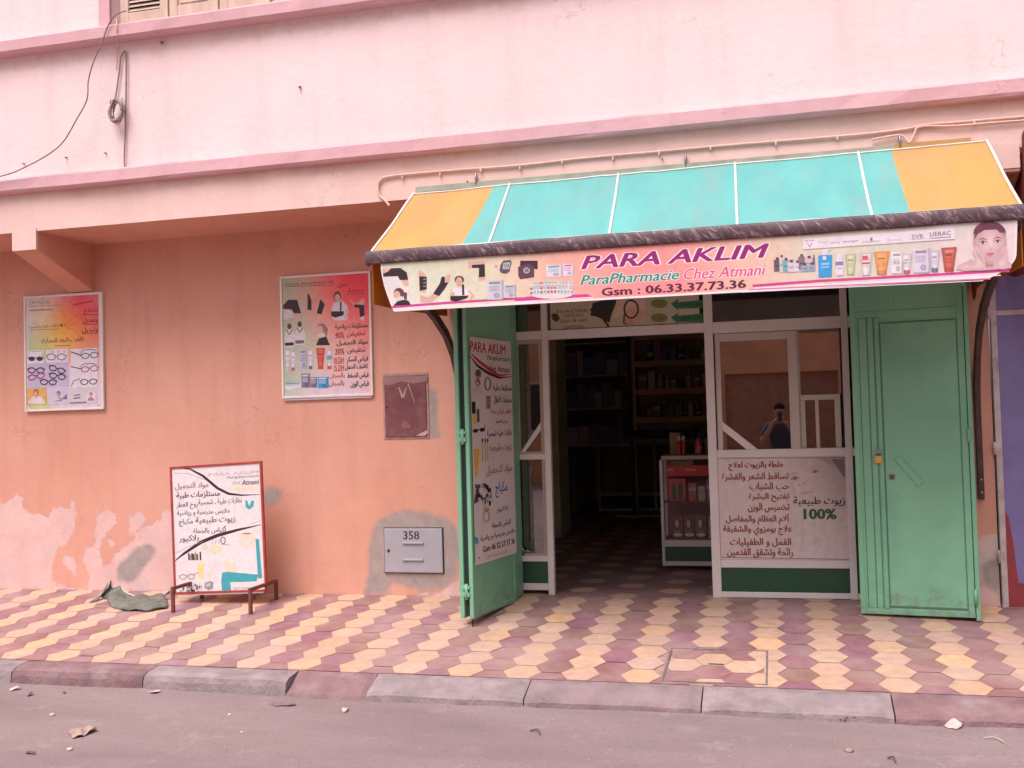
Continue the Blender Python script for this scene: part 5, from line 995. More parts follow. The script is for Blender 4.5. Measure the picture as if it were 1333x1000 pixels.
p.line([(470, 122), (530, 128), (600, 165), (680, 232), (740, 262), (810, 270), (912, 266)], 15, BLK, True); p.line([(440, 150), (520, 152), (620, 190)], 3, GY); p.line([(446, 628), (500, 585), (590, 525), (680, 488), (790, 458), (915, 430)], 20, BLK, True); p.line([(446, 588), (520, 550), (600, 520)], 2.5, GY); p.line([(860, 425), (915, 408)], 2.5, GY)
p.text('PARA AKLIM', 632, 138, 902, 162, (.16, .14, .14), .012, .1); p.text('PARA AKLIM', 634, 138, 900, 160, (.58, .52, .53), .0, .1); p.text('Parapharmacie', 730, 158, 905, 184, (.06, .14, .13), .01, .2); p.text('chez', 760, 190, 805, 212, GY, .01, .2); p.text('Atmani', 812, 184, 905, 214, BLK, .03, .2)
p.poly([(750, 228), (862, 228), (862, 215), (893, 238), (862, 255), (862, 245), (750, 245)], (.68, .60, .42))
for tt, b, c in (('مواد التجميل', (450, 202, 630, 238), (.30, .24, .18)), ('مستلزمات طبية', (457, 248, 692, 288), (.07, .02, .03)), ('نظارات طبية ـ شمسية', (576, 286, 812, 324), (.22, .19, .19)), ('روح العطر', (457, 308, 572, 344), (.18, .15, .15)), ('ملابس مدرسية و رياضية', (460, 345, 745, 380), (.2, .17, .17)), ('زيوت طبيعية', (560, 385, 776, 424), (.2, .17, .18)), ('مكياج', (470, 400, 546, 436), (.12, .26, .28)), ('أكياس بالجملة', (548, 440, 725, 478), (.2, .17, .18)), ('بلاكيور', (470, 488, 578, 524), (.2, .17, .18))): p.text(tt, b[0], b[1]-4, b[2], b[3]+4, tuple(q*.7 for q in c), .034)
p.poly([(700, 620), (740, 560), (810, 530), (870, 540), (910, 580), (920, 700), (720, 690)], (.70, .64, .64)); p.poly([(800, 480), (870, 470), (880, 530), (830, 560), (795, 535)], (.66, .60, .50)); p.poly([(715, 620), (780, 640), (780, 690), (720, 690)], (.66, .60, .48)); p.ell(838, 478, 24, 5, (.40, .18, .18))
p.poly([(705, 690), (730, 685), (900, 700), (890, 740), (750, 740), (755, 792), (705, 795), (700, 740)], TQ); p.poly([(886, 505), (905, 510), (922, 720), (900, 720)], TQ); p.poly([(830, 295), (842, 300), (852, 330), (865, 298), (878, 300), (875, 330), (852, 348), (833, 335)], TQ); p.poly([(750, 745), (925, 735), (928, 785), (755, 792)], (.68, .62, .63)); p.text('GSM PARA AKLIM', 765, 765, 922, 782, (.14, .18, .2), .005)
p.poly([(568, 640), (608, 636), (602, 722), (580, 722)], (.70, .60, .25)); p.rect(615, 640, 675, 710, (.66, .60, .58)); p.ell(668, 562, 28, 24, (.66, .62, .40)); p.ell(610, 550, 22, 16, (.62, .56, .48)); [p.line([(652+i*18, 535), (654+i*18, 508)], 2.5, GY) for i in range(3)]; p.ring(710, 515, 12, 18, 5, (.12, .14, .18)); p.line([(700, 535), (745, 540)], 3, GY)
for i in range(8): x = 520+i*9; p.rect(x, 590+random.uniform(-15, 8), x+9, 622, random.choice([BLK, (.3, .26, .2), BLK, (.6, .55, .4)]))
p.glasses(515, 712, 85, GY, -.05); p.line([(545, 700), (580, 688)], 3, GY)
for i in range(46): x, y = random.uniform(475, 590), random.uniform(755, 797); p.poly([(x, y-9), (x+6, y-9), (x+9, y+5), (x+2, y+6)], random.choice([BLK, BLK, (.2, .18, .18), (.6, .55, .55)]))
p.poly([(612, 745), (640, 735), (658, 742), (655, 775), (630, 785), (608, 770)], (.24, .27, .28)); p.poly([(620, 752), (645, 744), (640, 760), (618, 768)], (.45, .48, .47))
p.build('printing', ss)

# ================================================================== CABLES AND CONDUIT ON THE UPPER WALL
def pxl(pts, Y): return [at(x, y, Y) for x, y in pts]
def smooth(pts, n=6):
    out = []; P = [Vector(p) for p in pts]
    for i in range(len(P)-1):
        p0, p1, p2, p3 = P[max(i-1, 0)], P[i], P[i+1], P[min(i+2, len(P)-1)]
        for k in range(n):
            t = k/n; out.append(.5*((2*p1)+(-p0+p2)*t+(2*p0-5*p1+4*p2-p3)*t*t+(-p0+3*p1-3*p2+p3)*t**3))
    return out+[P[-1]]
m = MB(); m.tube(smooth(pxl([(164, 14), (150, 20), (140, 35), (133, 55), (122, 80), (115, 105), (113, 130), (100, 155), (82, 185), (60, 203), (32, 218), (10, 227), (-25, 233), (-120, 236), (-260, 215)], OV-.115)), .0055, 6)
tag(m.build('loose_cable', M_cable, None, 0, at(113, 130, OV-.02)), 'thin dark cable drooping from the upper window towards the left edge', 'cable')
m = MB(); m.tube(pxl([(152, 25), (152, 60), (152, 92)], OV-.02)[:1]+pxl([(152, 25), (152, 40)], OV-.11)+pxl([(153, 60), (152, 92)], OV-.02), .004, 6)
tag(m.build('hanging_cable', M_conduit, None, 0, at(152, 60, OV-.02)), 'short pale cable hanging straight down over the upper ledge', 'cable')
m = MB(); m.tube(smooth(pxl([(150, 130), (155, 95), (157, 76), (161, 68), (164, 72), (164, 120), (163, 170), (162, 214), (168, 218)], OV-.018)), .0065, 6); m.tube(pxl([(168, 218), (250, 210), (400, 194), (500, 184)], OV-.012), .0035, 6)
tag(m.build('wall_cable', M_cable, None, 0, at(163, 140, OV-.02)), 'dark cable looped down the upper wall and run along the ledge', 'cable')
cl_ = at(152, 145, OV-.06); m = MB()
for k in range(9):
    q = []; a0 = random.uniform(-.15, .15); rx, rz_ = .052+random.uniform(-.012, .01), .092+random.uniform(-.012, .008); oy = random.uniform(-.03, .03)
    for i in range(25):
        a = 2*math.pi*i/24; x, z = rx*math.cos(a), rz_*math.sin(a); b = R(22)+a0
        q.append(cl_+Vector((x*math.cos(b)+z*math.sin(b)*-1*-.6, oy+.012*math.sin(a*2+k), z*math.cos(b)-x*math.sin(b)*.6)))
    m.tube(q, .0048, 6)
m.tube(smooth([cl_+Vector((0, -.03, .085)), cl_+Vector((.012, -.04, .09)), cl_+Vector((.01, .03, .095)), cl_+Vector((.02, .05, .12))]), .005, 6); m.tube([cl_+Vector((-.06, 0, .07)), cl_+Vector((-.03, -.03, .085)), cl_+Vector((0, -.035, .08))], .005, 6)
tag(m.build('cable_coil', mat('coil_cable', (.36, .30, .30), .6, .2, 30), None, 0, cl_), 'coil of grey cable hung on the upper wall at the left', 'cable coil')
cd = thing('conduit', 'pale painted conduit running along the wall just above the awning', 'conduit', (-.6, OV-.015, 3.2))
m = MB(); m.tube(smooth(pxl([(507, 268), (502, 262), (494, 254), (492, 244), (495, 235), (505, 230), (540, 226), (600, 221), (680, 215), (760, 206), (850, 198), (950, 189), (1050, 181), (1130, 174), (1185, 167), (1200, 163), (1260, 158), (1345, 151)], OV-.014)), .0088, 8); m.build('pipe', M_conduit, cd)
m = MB(); m.tube(smooth(pxl([(1135, 182), (1172, 176), (1183, 186), (1190, 175), (1198, 165), (1240, 164), (1290, 160), (1345, 156)], OV-.022)), .007, 6); m.build('cable', M_conduit, cd)
for x, y in ((524, 231), (573, 227), (626, 222), (677, 219), (732, 211), (798, 206), (858, 200), (925, 193), (1010, 187), (1090, 180), (1268, 160)):
    a = at(x, y, OV-.015); m = MB(); m.box(a.x-.006, a.x+.006, OV-.026, OV-.004, a.z-.013, a.z+.011); m.build('clip', M_conduit, cd, .003)
for x, y, s in ((210, 55, .016), (390, 113, .014), (137, 199, .01), (31, 213, .01), (86, 205, .01), (249, 209, .009), (608, 236, .008), (862, 207, .007)):
    a = at(x, y, OV-.01); m = MB(); m.tube([a+Vector((0, .012, 0)), a+Vector((s*.3, -.02, -s*.5))], [s*.7, s*.45], 8)
    tag(m.build('wall_plug', M_cable, None, 0, a), 'small dark nail or plug stuck in the pale upper wall', 'nail', 'nails in the upper wall')

# neighbour's awning edge at the right
na = thing('neighbour_awning', 'dark red side of the neighbouring awning at the upper right edge', 'awning', (1.62, OV, 2.8))
m = MB(); pr = [(OV-.01, 3.10), (OV-.06, 3.12), (-.80, 3.08), (-.86, 2.98), (-.98, 2.86), (-1.2, 2.74), (-1.55, 2.62), (-1.6, 2.2), (-.4, 2.24), (-.06, 2.3), (-.06, 3.0), (OV-.01, 3.0)]
m.prism([(1.562, y, z) for y, z in pr], (.005, 0, 0)); m.build('side_panel', mat('dark_red_cloth', (.20, .035, .02), .8, .15, 3), na)
m = MB(); m.prism([(1.58, -.78, 3.10), (1.58, -1.6, 2.62), (2.9, -1.6, 2.62), (2.9, -.78, 3.10)], (0, 0, .005)); m.build('canopy', MATS['dark_red_cloth'], na)

# ================================================================== THINGS ON THE PAVEMENT AND ROAD
ic = thing('inspection_cover', 'tiled inspection cover with metal edge let into pavement at the kerb', 'cover', ((COVER[0]+COVER[1])/2, (COVER[2]+COVER[3])/2, slope((COVER[2]+COVER[3])/2)))
def sl_box(m, x0, x1, y0, y1, z0, z1, mi=0): 
    m.add([(x, y, slope(y)+z) for z in (z0, z1) for x, y in ((x0, y0), (x1, y0), (x1, y1), (x0, y1))], [(0,3,2,1),(4,5,6,7),(0,1,5,4),(1,2,6,5),(2,3,7,6),(3,0,4,7)], mi)
m = MB(); c = COVER
for a in ((c[0], c[0]+.012, c[2], c[3]), (c[1]-.012, c[1], c[2], c[3]), (c[0]+.012, c[1]-.012, c[2], c[2]+.012), (c[0]+.012, c[1]-.012, c[3]-.012, c[3])): sl_box(m, *a, -.03, .004)
m.build('edge_frame', mat('dull_steel_edge', (.24, .19, .18), .6, .3, 20, metal=.3), ic)
m = MB(); sl_box(m, c[0]+.018, c[1]-.018, c[2]+.018, c[3]-.018, -.03, -.003, 1)
a = HX/1.5
for i in range(-1, 5):
    for j in range(-1, 5):
        cx, cy_ = c[0]+.10+i*HX, c[3]-.08-j*HY-(HY/2 if i % 2 else 0); p_ = [(cx+a*math.cos(R(60*k))*.975, cy_+HY/2*(math.sin(R(60*k))/.866)*.975) for k in range(6)]
        for f in (lambda q: q[0]-c[0]-.02, lambda q: c[1]-.02-q[0], lambda q: q[1]-c[2]-.02, lambda q: c[3]-.02-q[1]):
            if p_: p_ = clip(p_, f)
        if len(p_) > 2:
            q = (j*2+(i % 2)) % 4; col = CREAM if q in (1, 2) else RED; v = random.uniform(.9, 1.1); m.add([(x, y, slope(y)) for x, y in p_], [tuple(range(len(p_)))], 0, tuple(k*v for k in col))
m.build('lid', [M_tile, M_grout], ic); m = MB(); sl_box(m, -.46, -.37, -1.44, -1.43, -.001, .004); m.build('lifting_slot', M_black, ic)

# crumpled green cloth at the wall
def crumple(name, pts, h, seed, m_, label, cat, lift=0.0, n=26, group=None, zfun=None, thick=.004, amp=1.0, waves=4):
    """soft sheet with the given outline, folded up by noise; rests on the ground"""
    bm_ = MB(); zf = zfun or (lambda x, y: gz(y)); cxy = Vector((sum(p[0] for p in pts)/len(pts), sum(p[1] for p in pts)/len(pts)))
    vs = []; ids = {}; rings = 8; N = len(pts)*4; out_ = []
    P = [Vector(p) for p in pts]
    for i in range(len(P)):
        for k in range(4): out_.append(P[i].lerp(P[(i+1) % len(P)], k/4))
    for r_ in range(rings+1):
        t = r_/rings
        for q in out_:
            p = cxy.lerp(q, t); nn_ = noise.noise((p.x*waves, p.y*waves*1.4, seed)); n2_ = noise.noise((p.x*waves*2.7, p.y*waves*3, seed+4))
            z = max(0, h*(abs(nn_)*1.5*amp+.35*(1-t*t)+.4*n2_)); vs.append((p.x+.02*nn_, p.y+.02*n2_, zf(p.x, p.y)+lift+z+thick))
    L_ = len(out_); fs = [(r_*L_+k, r_*L_+(k+1) % L_, (r_+1)*L_+(k+1) % L_, (r_+1)*L_+k) for r_ in range(rings) for k in range(L_)]
    bm_.add(vs, fs, 0, None, True); o = bm_.build(name, m_, None, 0, (cxy.x, cxy.y, zf(cxy.x, cxy.y)+lift)); s = o.modifiers.new('thickness', 'SOLIDIFY'); s.thickness = thick; s.offset = -1
    return tag(o, label, cat, group)
M_cloth = mat('grey_green_tarpaulin', (.135, .14, .115), .9, .3, 16, bump=.5, dirt_shade=(.24, .2, .17), dirt_amt=.5, dirt_scale=8)
cr1 = crumple('tarpaulin', [(lambda q: (q.x, q.y))(on_plane(x, y, Vector((0, 0, 0)), Vector((0, -SL, 1)))) for x, y in ((140, 784), (150, 779), (180, 781), (216, 779), (218, 793), (192, 797), (160, 796), (144, 791))], .05, 3, M_cloth, 'folded grey green tarpaulin lying on the tiles by the peeling wall', 'tarpaulin', thick=.012)
m = MB()                                             # stiff flap stood up against the wall, with a pale torn edge
fl = [(lambda q: (q.x, q.y, q.z-gz(q.y)))(at(x, y, Y)) for x, y, Y in ((128, 777, -.30), (139, 766, -.24), (143, 756, -.16), (147, 766, -.18), (157, 763, -.20), (162, 771, -.26), (180, 778, -.32), (205, 779, -.30), (219, 770, -.26))]
vs = []; 
for x, y, z in smooth(fl, 5): vs += [(x, y-.12, gz(y-.12)+.012+.05*max(0, z-.02)), (x, y, gz(y)+z), (x, y+.02, gz(y)+z-.004)]
n_ = len(vs)//3; m.add(vs, [(i*3+k, (i+1)*3+k, (i+1)*3+k+1, i*3+k+1) for i in range(n_-1) for k in range(2)], 0, None, True)
fo = m.build('flap', M_cloth, cr1, 0, None); fo.data.transform(Matrix.Identity(4)); s = fo.modifiers.new('thickness', 'SOLIDIFY'); s.thickness = .008
m = MB(); m.tube([(x, y+.005, gz(y)+z+.004) for x, y, z in smooth(fl, 5)], .0075, 6); m.build('torn_edge', mat('pale_torn_edge', (.52, .42, .38), .9, .2, 12), cr1)

def litter(name, px, py, w_, d_, h, seed, m_, label, cat, group=None, n=9):
    c_ = on_plane(px, py, Vector((0, 0, ROADZ)), Vector((0, 0, 1))); rr = random.Random(seed)
    w_ *= .75; d_ *= .75; h *= .7
    pts = [(c_.x+w_/2*math.cos(2*math.pi*k/n)*rr.uniform(.65, 1.1), c_.y+d_/2*math.sin(2*math.pi*k/n)*rr.uniform(.65, 1.1)) for k in range(n)]
    return crumple(name, pts, h, seed, m_, label, cat, group=group, zfun=lambda x, y: rz(x, y), thick=.0025, amp=1.2, waves=9)
M_pap = mat('grubby_paper', (.50, .42, .39), .9, .15, 20, bump=.3); M_card = mat('dusty_cardboard', (.33, .235, .20), .9, .25, 14, bump=.4); M_drk = mat('dark_rag', (.11, .075, .07), .9, .3, 14)
litter('torn_cardboard', 108, 955, .20, .24, .06, 1, M_card, 'crumpled piece of dusty cardboard lying on the road at lower left', 'litter')
litter('paper_scrap', 1240, 946, .14, .12, .035, 2, M_pap, 'torn white paper on the road below the right kerb stones', 'litter')
litter('paper_scrap', 203, 902, .10, .10, .012, 3, M_pap, 'flat paper scrap beside the kerb below the standing sign', 'litter')
litter('paper_scrap', 451, 925, .05, .10, .02, 4, M_pap, 'small curled paper on the road in front of the broken kerb', 'litter')
litter('paper_scrap', 18, 898, .08, .08, .015, 5, M_pap, 'pale scrap in the gutter below the whitewashed kerb stone', 'litter')
litter('dark_scrap', 40, 905, .06, .07, .02, 6, M_drk, 'dark scrap on the road at the left beneath the red kerb', 'litter')
litter('dark_scrap', 83, 903, .04, .05, .025, 7, M_drk, 'tiny dark lump in the gutter below the red kerb stone', 'litter')
litter('flat_stain_rag', 370, 917, .26, .12, .012, 8, mat('flattened_rag', (.20, .145, .14), .95, .2, 12), 'flattened dirty rag on the road below the broken kerb stone', 'rag')
litter('dark_scrap', 40, 982, .10, .06, .012, 9, M_drk, 'dark wisp of rubbish at the lower left corner of the road', 'litter')
for i, (x, y, s) in enumerate(((68, 931, .018), (91, 977, .018), (298, 901, .016), (299, 930, .012), (470, 905, .02), (240, 955, .010), (315, 953, .010), (1105, 977, .02), (150, 930, .009))):
    c_ = on_plane(x, y, Vector((0, 0, ROADZ)), Vector((0, 0, 1))); m = MB(); m.lathe((c_.x, c_.y, rz(c_.x, c_.y)-.004), [(s*.6, 0), (s*random.uniform(.9, 1.3), s*.4), (s*.8, s*.8), (s*.2, s)], 7)
    tag(m.build('pebble', M_pap if i < 5 or i % 3 == 0 else M_card, None, 0, (c_.x, c_.y, rz(c_.x, c_.y))), 'small pale pebble lying loose on the dusty road', 'pebble', 'pebbles on the road')
def stick(pa, pb, r_, label, m_=M_drk):
    a, b = (on_plane(x, y, Vector((0, 0, ROADZ+.01)), Vector((0, 0, 1))) for x, y in (pa, pb)); c_ = (a+b)/2; a.z = rz(a.x, a.y)+r_; b.z = rz(b.x, b.y)+r_; mid = (a+b)/2+Vector((.01, .02, .012))
    m = MB(); m.tube(smooth([a, mid, b]), [r_*.5+r_*.5*math.sin(math.pi*(k+.5)/13) for k in range(13)], 6); tag(m.build('twig', m_, None, 0, c_), label, 'twig')
stick((690, 950), (703, 955), .005, 'short dark twig on the road below the shop doorway'); stick((1280, 958), (1310, 967), .003, 'thin pale straw on the road at lower right', M_pap); stick((1155, 984), (1166, 990), .005, 'dark twig near the bottom right of the road')
# dry weed in the kerb joint
wb = on_plane(1105, 938, Vector((0, 0, ROADZ)), Vector((0, 0, 1))); wd_ = thing('weed', 'dry olive weed tuft at the foot of the flaking white kerb', 'weed', wb)
m = MB()
for k in range(90):
    a = random.uniform(0, 6.28); l_ = random.uniform(.03, .075); t = random.uniform(.3, 1.2); b = wb+Vector((random.uniform(-.04, .04), random.uniform(-.02, .02), 0)); d = Vector((math.cos(a)*math.sin(t), math.sin(a)*math.sin(t)*.6, math.cos(t)*.8)); s = Vector((-d.y, d.x, 0)).normalized()*.004
    m.add([b-s, b+s, b+d*l_*.6+s, b+d*l_+Vector((0, 0, -.01)), b+d*l_*.6-s], [(0, 1, 2, 3, 4)])
m.build('leaves', mat('dry_weed', (.13, .10, .045), .8, .4, 60), wd_)

# ================================================================== INSIDE THE SHOP
M_pack = attr_mat('packaging', .45, .12, 25)
dc = thing('display_cabinet', 'white framed glass display cabinet with green base standing in the doorway', 'cabinet', (-.70, 1.6, 0))
CX0, CX1, CY0, CY1 = -1.042, -.38, 1.42, 1.78
fr_ = []
for x in (CX0, CX1-.028):
    for y in (CY0, CY1-.028): fr_.append((x, x+.028, y, y+.028, .045, .985))
for z0, z1 in ((.045, .085), (.215, .27)): fr_ += [(CX0+.028, CX1-.028, CY0+.001, CY0+.027, z0, z1), (CX0+.028, CX1-.028, CY1-.027, CY1-.001, z0, z1)]
B('frame', M_alu, dc, *fr_, bevel=.003)
B('top', mat('cabinet_top', (.55, .42, .36), .5, .1), dc, (CX0+.02, CX1, CY0-.004, CY1, .987, 1.022), bevel=.004)
B('kick_panel', M_dkgreen, dc, (CX0+.028, CX1-.028, CY0+.01, CY0+.018, .085, .215))
B('pane', M_clear, dc, (CX0+.028, CX1-.028, CY0+.008, CY0+.012, .27, .985))
for za, zb in ((.272, .285), (.60, .61)): B('shelf', mat('cabinet_board', (.20, .10, .09), .6, .1), dc, (CX0+.028, CX1-.028, CY0+.03, CY1-.03, za, zb))
B('back_board', mat('cabinet_board_red', (.36, .09, .09), .6, .1), dc, (CX0+.028, CX1-.028, CY1-.03, CY1-.022, .285, .985))
for x in (CX0+.02, CX1-.02):
    m = MB(); m.tube([(x-.008, CY0+.03, .022), (x+.008, CY0+.03, .022)], .022, 12); m.build('caster', M_red, dc)
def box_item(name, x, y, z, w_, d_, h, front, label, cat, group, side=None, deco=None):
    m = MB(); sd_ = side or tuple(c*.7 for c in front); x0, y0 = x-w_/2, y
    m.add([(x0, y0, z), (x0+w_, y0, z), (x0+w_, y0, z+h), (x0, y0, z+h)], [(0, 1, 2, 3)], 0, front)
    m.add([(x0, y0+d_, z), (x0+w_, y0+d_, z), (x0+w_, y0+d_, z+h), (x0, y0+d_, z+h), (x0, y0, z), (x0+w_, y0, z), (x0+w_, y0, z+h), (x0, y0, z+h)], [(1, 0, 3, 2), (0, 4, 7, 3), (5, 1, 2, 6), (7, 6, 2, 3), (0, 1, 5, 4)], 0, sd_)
    if deco == 'face':
        def e_(u, v, ru, rv, c, k): m.add([(x0+w_*(u+ru*math.cos(t)), y0-.0004*k, z+h*(v+rv*math.sin(t))) for t in [2*math.pi*i/12 for i in range(12)]], [tuple(range(12))], 0, c)
        e_(.5, .64, .30, .26, (.05, .025, .02), 1); e_(.45, .63, .18, .19, (.72, .44, .37), 2); e_(.5, .13, .44, .08, (.7, .68, .45), 1); e_(.45, .30, .35, .06, (.22, .2, .13), 1)
    if deco == 'bottle':
        for u in (.3, .7): m.add([(x0+w_*(u-.14), y0-.0005, z+h*.08), (x0+w_*(u+.14), y0-.0005, z+h*.08), (x0+w_*(u+.14), y0-.0005, z+h*.6), (x0+w_*(u+.06), y0-.0005, z+h*.85), (x0+w_*(u-.06), y0-.0005, z+h*.85), (x0+w_*(u-.14), y0-.0005, z+h*.6)], [(0, 1, 2, 3, 4, 5)], 0, (.06, .07, .035))
    if deco == 'band': m.add([(x0, y0-.0005, z+h*.55), (x0+w_, y0-.0005, z+h*.55), (x0+w_, y0-.0005, z+h*.75), (x0, y0-.0005, z+h*.75)], [(0, 1, 2, 3)], 0, (.5, .45, .42))
    return tag(m.build(name, M_pack, None, 0, (x, y+d_/2, z)), label, cat, group)
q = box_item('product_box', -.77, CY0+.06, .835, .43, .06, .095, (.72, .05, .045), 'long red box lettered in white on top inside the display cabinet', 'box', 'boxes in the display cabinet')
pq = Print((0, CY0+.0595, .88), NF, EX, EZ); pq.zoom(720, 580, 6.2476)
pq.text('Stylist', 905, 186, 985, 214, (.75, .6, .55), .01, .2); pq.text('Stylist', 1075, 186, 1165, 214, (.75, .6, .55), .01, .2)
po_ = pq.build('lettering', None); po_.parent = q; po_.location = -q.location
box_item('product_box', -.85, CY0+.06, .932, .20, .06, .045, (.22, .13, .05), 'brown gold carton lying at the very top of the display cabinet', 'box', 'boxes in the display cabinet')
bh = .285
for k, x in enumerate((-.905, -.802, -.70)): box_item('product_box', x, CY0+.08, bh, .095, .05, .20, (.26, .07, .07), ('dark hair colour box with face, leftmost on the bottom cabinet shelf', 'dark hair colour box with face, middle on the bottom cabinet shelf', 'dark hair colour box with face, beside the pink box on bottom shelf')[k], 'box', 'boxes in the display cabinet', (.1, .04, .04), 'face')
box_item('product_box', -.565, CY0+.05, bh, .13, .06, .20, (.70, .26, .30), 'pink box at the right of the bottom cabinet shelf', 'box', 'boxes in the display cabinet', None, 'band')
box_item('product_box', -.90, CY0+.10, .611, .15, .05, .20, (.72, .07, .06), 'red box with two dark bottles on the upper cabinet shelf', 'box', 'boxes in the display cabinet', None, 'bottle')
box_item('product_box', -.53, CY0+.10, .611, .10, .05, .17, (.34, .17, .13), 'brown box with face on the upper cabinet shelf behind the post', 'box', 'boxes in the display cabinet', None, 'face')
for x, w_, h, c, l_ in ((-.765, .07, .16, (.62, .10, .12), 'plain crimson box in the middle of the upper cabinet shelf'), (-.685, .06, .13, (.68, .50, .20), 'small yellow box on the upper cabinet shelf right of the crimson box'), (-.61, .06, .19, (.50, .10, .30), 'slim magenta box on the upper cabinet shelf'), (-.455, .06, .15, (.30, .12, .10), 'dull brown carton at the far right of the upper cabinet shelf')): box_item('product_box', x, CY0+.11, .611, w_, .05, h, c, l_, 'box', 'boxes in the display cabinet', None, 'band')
M_pb = mat('red_bottle_plastic', (.50, .06, .05), .35, .08); M_cap = mat('cream_cap', (.60, .45, .38), .4, .05)
for x, l_ in ((-.872, 'left of the pair of slim red bottles on the display cabinet'), (-.832, 'right of the pair of slim red bottles on the display cabinet')):
    t = thing('bottle', l_, 'bottle', (x, 1.55, 1.022), 'bottles on the display cabinet'); m = MB(); m.lathe((x, 1.55, 1.022), [(.016, 0), (.017, .01), (.017, .13)], 14); m.build('body', M_pb, t); m = MB(); m.lathe((x, 1.55, 1.152), [(.016, 0), (.016, .03), (.008, .045)], 14); m.build('cap', M_cap, t)
t = thing('bottle', 'red bottle with slanted white stripes next to the slim pair', 'bottle', (-.70, 1.56, 1.022), 'bottles on the display cabinet'); m = MB(); m.lathe((-.70, 1.56, 1.022), [(.03, 0), (.034, .01), (.033, .09), (.02, .13), (.012, .15)], 16); m.build('body', M_pb, t); m = MB(); m.lathe((-.70, 1.56, 1.172), [(.009, 0), (.009, .05), (.005, .06)], 12); m.build('nozzle', M_black, t)
m = MB(); [m.tube([(-.725+.012*k, 1.523, 1.04), (-.705+.012*k, 1.525, 1.10)], .003, 6) for k in range(4)]; m.build('stripes', M_cap, t)
box_item('product_box', -.92, 1.68, 1.022, .1, .06, .20, (.28, .15, .09), 'plain brown carton standing behind the slim red bottles', 'box', 'boxes on the display cabinet')
box_item('product_box', -.60, 1.60, 1.022, .09, .06, .15, (.06, .03, .03), 'dark carton at the right end of the display cabinet top', 'box', 'boxes on the display cabinet')
# shelving along the back
M_wood = mat('shelf_wood', (.58, .34, .23), .6, .2, 5, stretch=(.3, 1, 1))
su = thing('shelf_unit', 'wooden wall shelves full of small boxes at the right back of the shop', 'shelves', (-1.0, 5.5, 0))
SZ = (1.36, 1.72, 2.08, 2.42)
for z in SZ: B('shelf', M_wood, su, (-1.75, .6, 5.3, 5.62, z-.075, z))
B('side_panel', M_wood, su, (-1.79, -1.752, 5.3, 5.62, 1.2, 2.75)); B('back_panel', mat('shelf_back', (.30, .26, .16), .8, .2), su, (-1.79, .6, 5.63, 5.66, 1.2, 2.75))
rr = random.Random(5); PALC = [(.10, .10, .24), (.24, .17, .16), (.55, .47, .44), (.36, .08, .33), (.10, .17, .2), (.40, .11, .09), (.2, .18, .12), (.55, .5, .5)]
def stock(x, y, z, w_, h, c):
    """one article of stock: carton, bottle, tub or tube standing on a shelf"""
    k = rr.random(); m = MB(); r_ = min(w_, .08)/2
    if k < .5: return box_item('product_box', x, y, z, w_, .1, h, c, 'small carton lined up on the wooden shelves at the back', 'box', 'cartons on the back shelves', None, 'band' if rr.random() > .5 else None)
    if k < .78:
        m.lathe((x, y+.05, z), [(r_*.9, 0), (r_, .01), (r_, h*.62), (r_*.4, h*.74)], 10, 0, c); m.lathe((x, y+.05, z+h*.74), [(r_*.42, 0), (r_*.42, h*.2), (r_*.2, h*.24)], 8, 0, (.6, .55, .5)); m.lathe((x, y+.05, z+h*.2), [(r_*1.02, 0), (r_*1.02, h*.25)], 10, 0, (.55, .5, .46)); n_ = ('bottle', 'small capped bottle standing on the wooden shelves at the back', 'bottle', 'bottles on the back shelves')
    elif k < .9: m.lathe((x, y+.05, z), [(r_*1.1, 0), (r_*1.2, .01), (r_*1.2, h*.4), (r_*1.25, h*.41), (r_*1.25, h*.52), (r_, h*.54)], 12, 0, c); n_ = ('tub', 'low round tub standing on the wooden shelves at the back', 'tub', 'tubs on the back shelves')
    else: m.prism([(x-w_*.3, y+.03, z), (x+w_*.3, y+.03, z), (x+w_*.42, y+.05, z+h), (x-w_*.42, y+.05, z+h)], (0, .03, 0), 0, c); n_ = ('tube', 'upright cream tube standing on the wooden shelves at the back', 'tube', 'tubes on the back shelves')
    return tag(m.build(n_[0], M_pack, None, 0, (x, y+.05, z)), n_[1], n_[2], n_[3])
for z in SZ:
    x = -1.72
    while x < -.45:
        w_ = rr.uniform(.05, .11); h = rr.uniform(.12, .26)
        if rr.random() > .05: stock(x+w_/2, 5.34+rr.uniform(0, .05), z+.001, w_, h, rr.choice(PALC))
        x += w_+rr.uniform(.004, .018)
ls = thing('shelf_unit', 'dark metal shelves with bluish packs at the left back of the shop', 'shelves', (-2.4, 6.2, 0))
for z in (1.0, 1.5, 1.95, 2.4): B('shelf', mat('pale_shelf', (.65, .5, .42), .6, .1), ls, (-2.88, -1.95, 6.0, 6.35, z-.02, z))
for x in (-2.87, -1.98): B('upright', M_brown, ls, (x, x+.03, 6.3, 6.33, 0, 2.7))
for z in (1.0, 1.5, 1.95):
    x = -2.8
    while x < -2.05:
        w_ = rr.uniform(.08, .16); box_item('product_pack', x+w_/2, 6.04, z+.001, w_, .12, rr.uniform(.18, .36), rr.choice([(.16, .22, .55), (.25, .2, .3), (.55, .5, .58), (.2, .2, .26)]), 'bluish pack standing on the dark shelves at the left back', 'pack', 'packs on the left back shelves'); x += w_+.012
ct = thing('counter', 'aluminium framed glass sales counter at the back of the shop', 'counter', (-1.7, 6.9, 0))
M_dal = mat('dull_aluminium', (.55, .52, .49), .5, .1); cf = []
for x in (-2.52, -1.72, -.95): cf.append((x, x+.035, 6.7, 6.735, 0.03, 1.0))
for z in (.03, .25, .98): cf += [(-2.485, -1.72, 6.7, 6.735, z, z+.045), (-1.685, -.95, 6.7, 6.735, z, z+.045)]
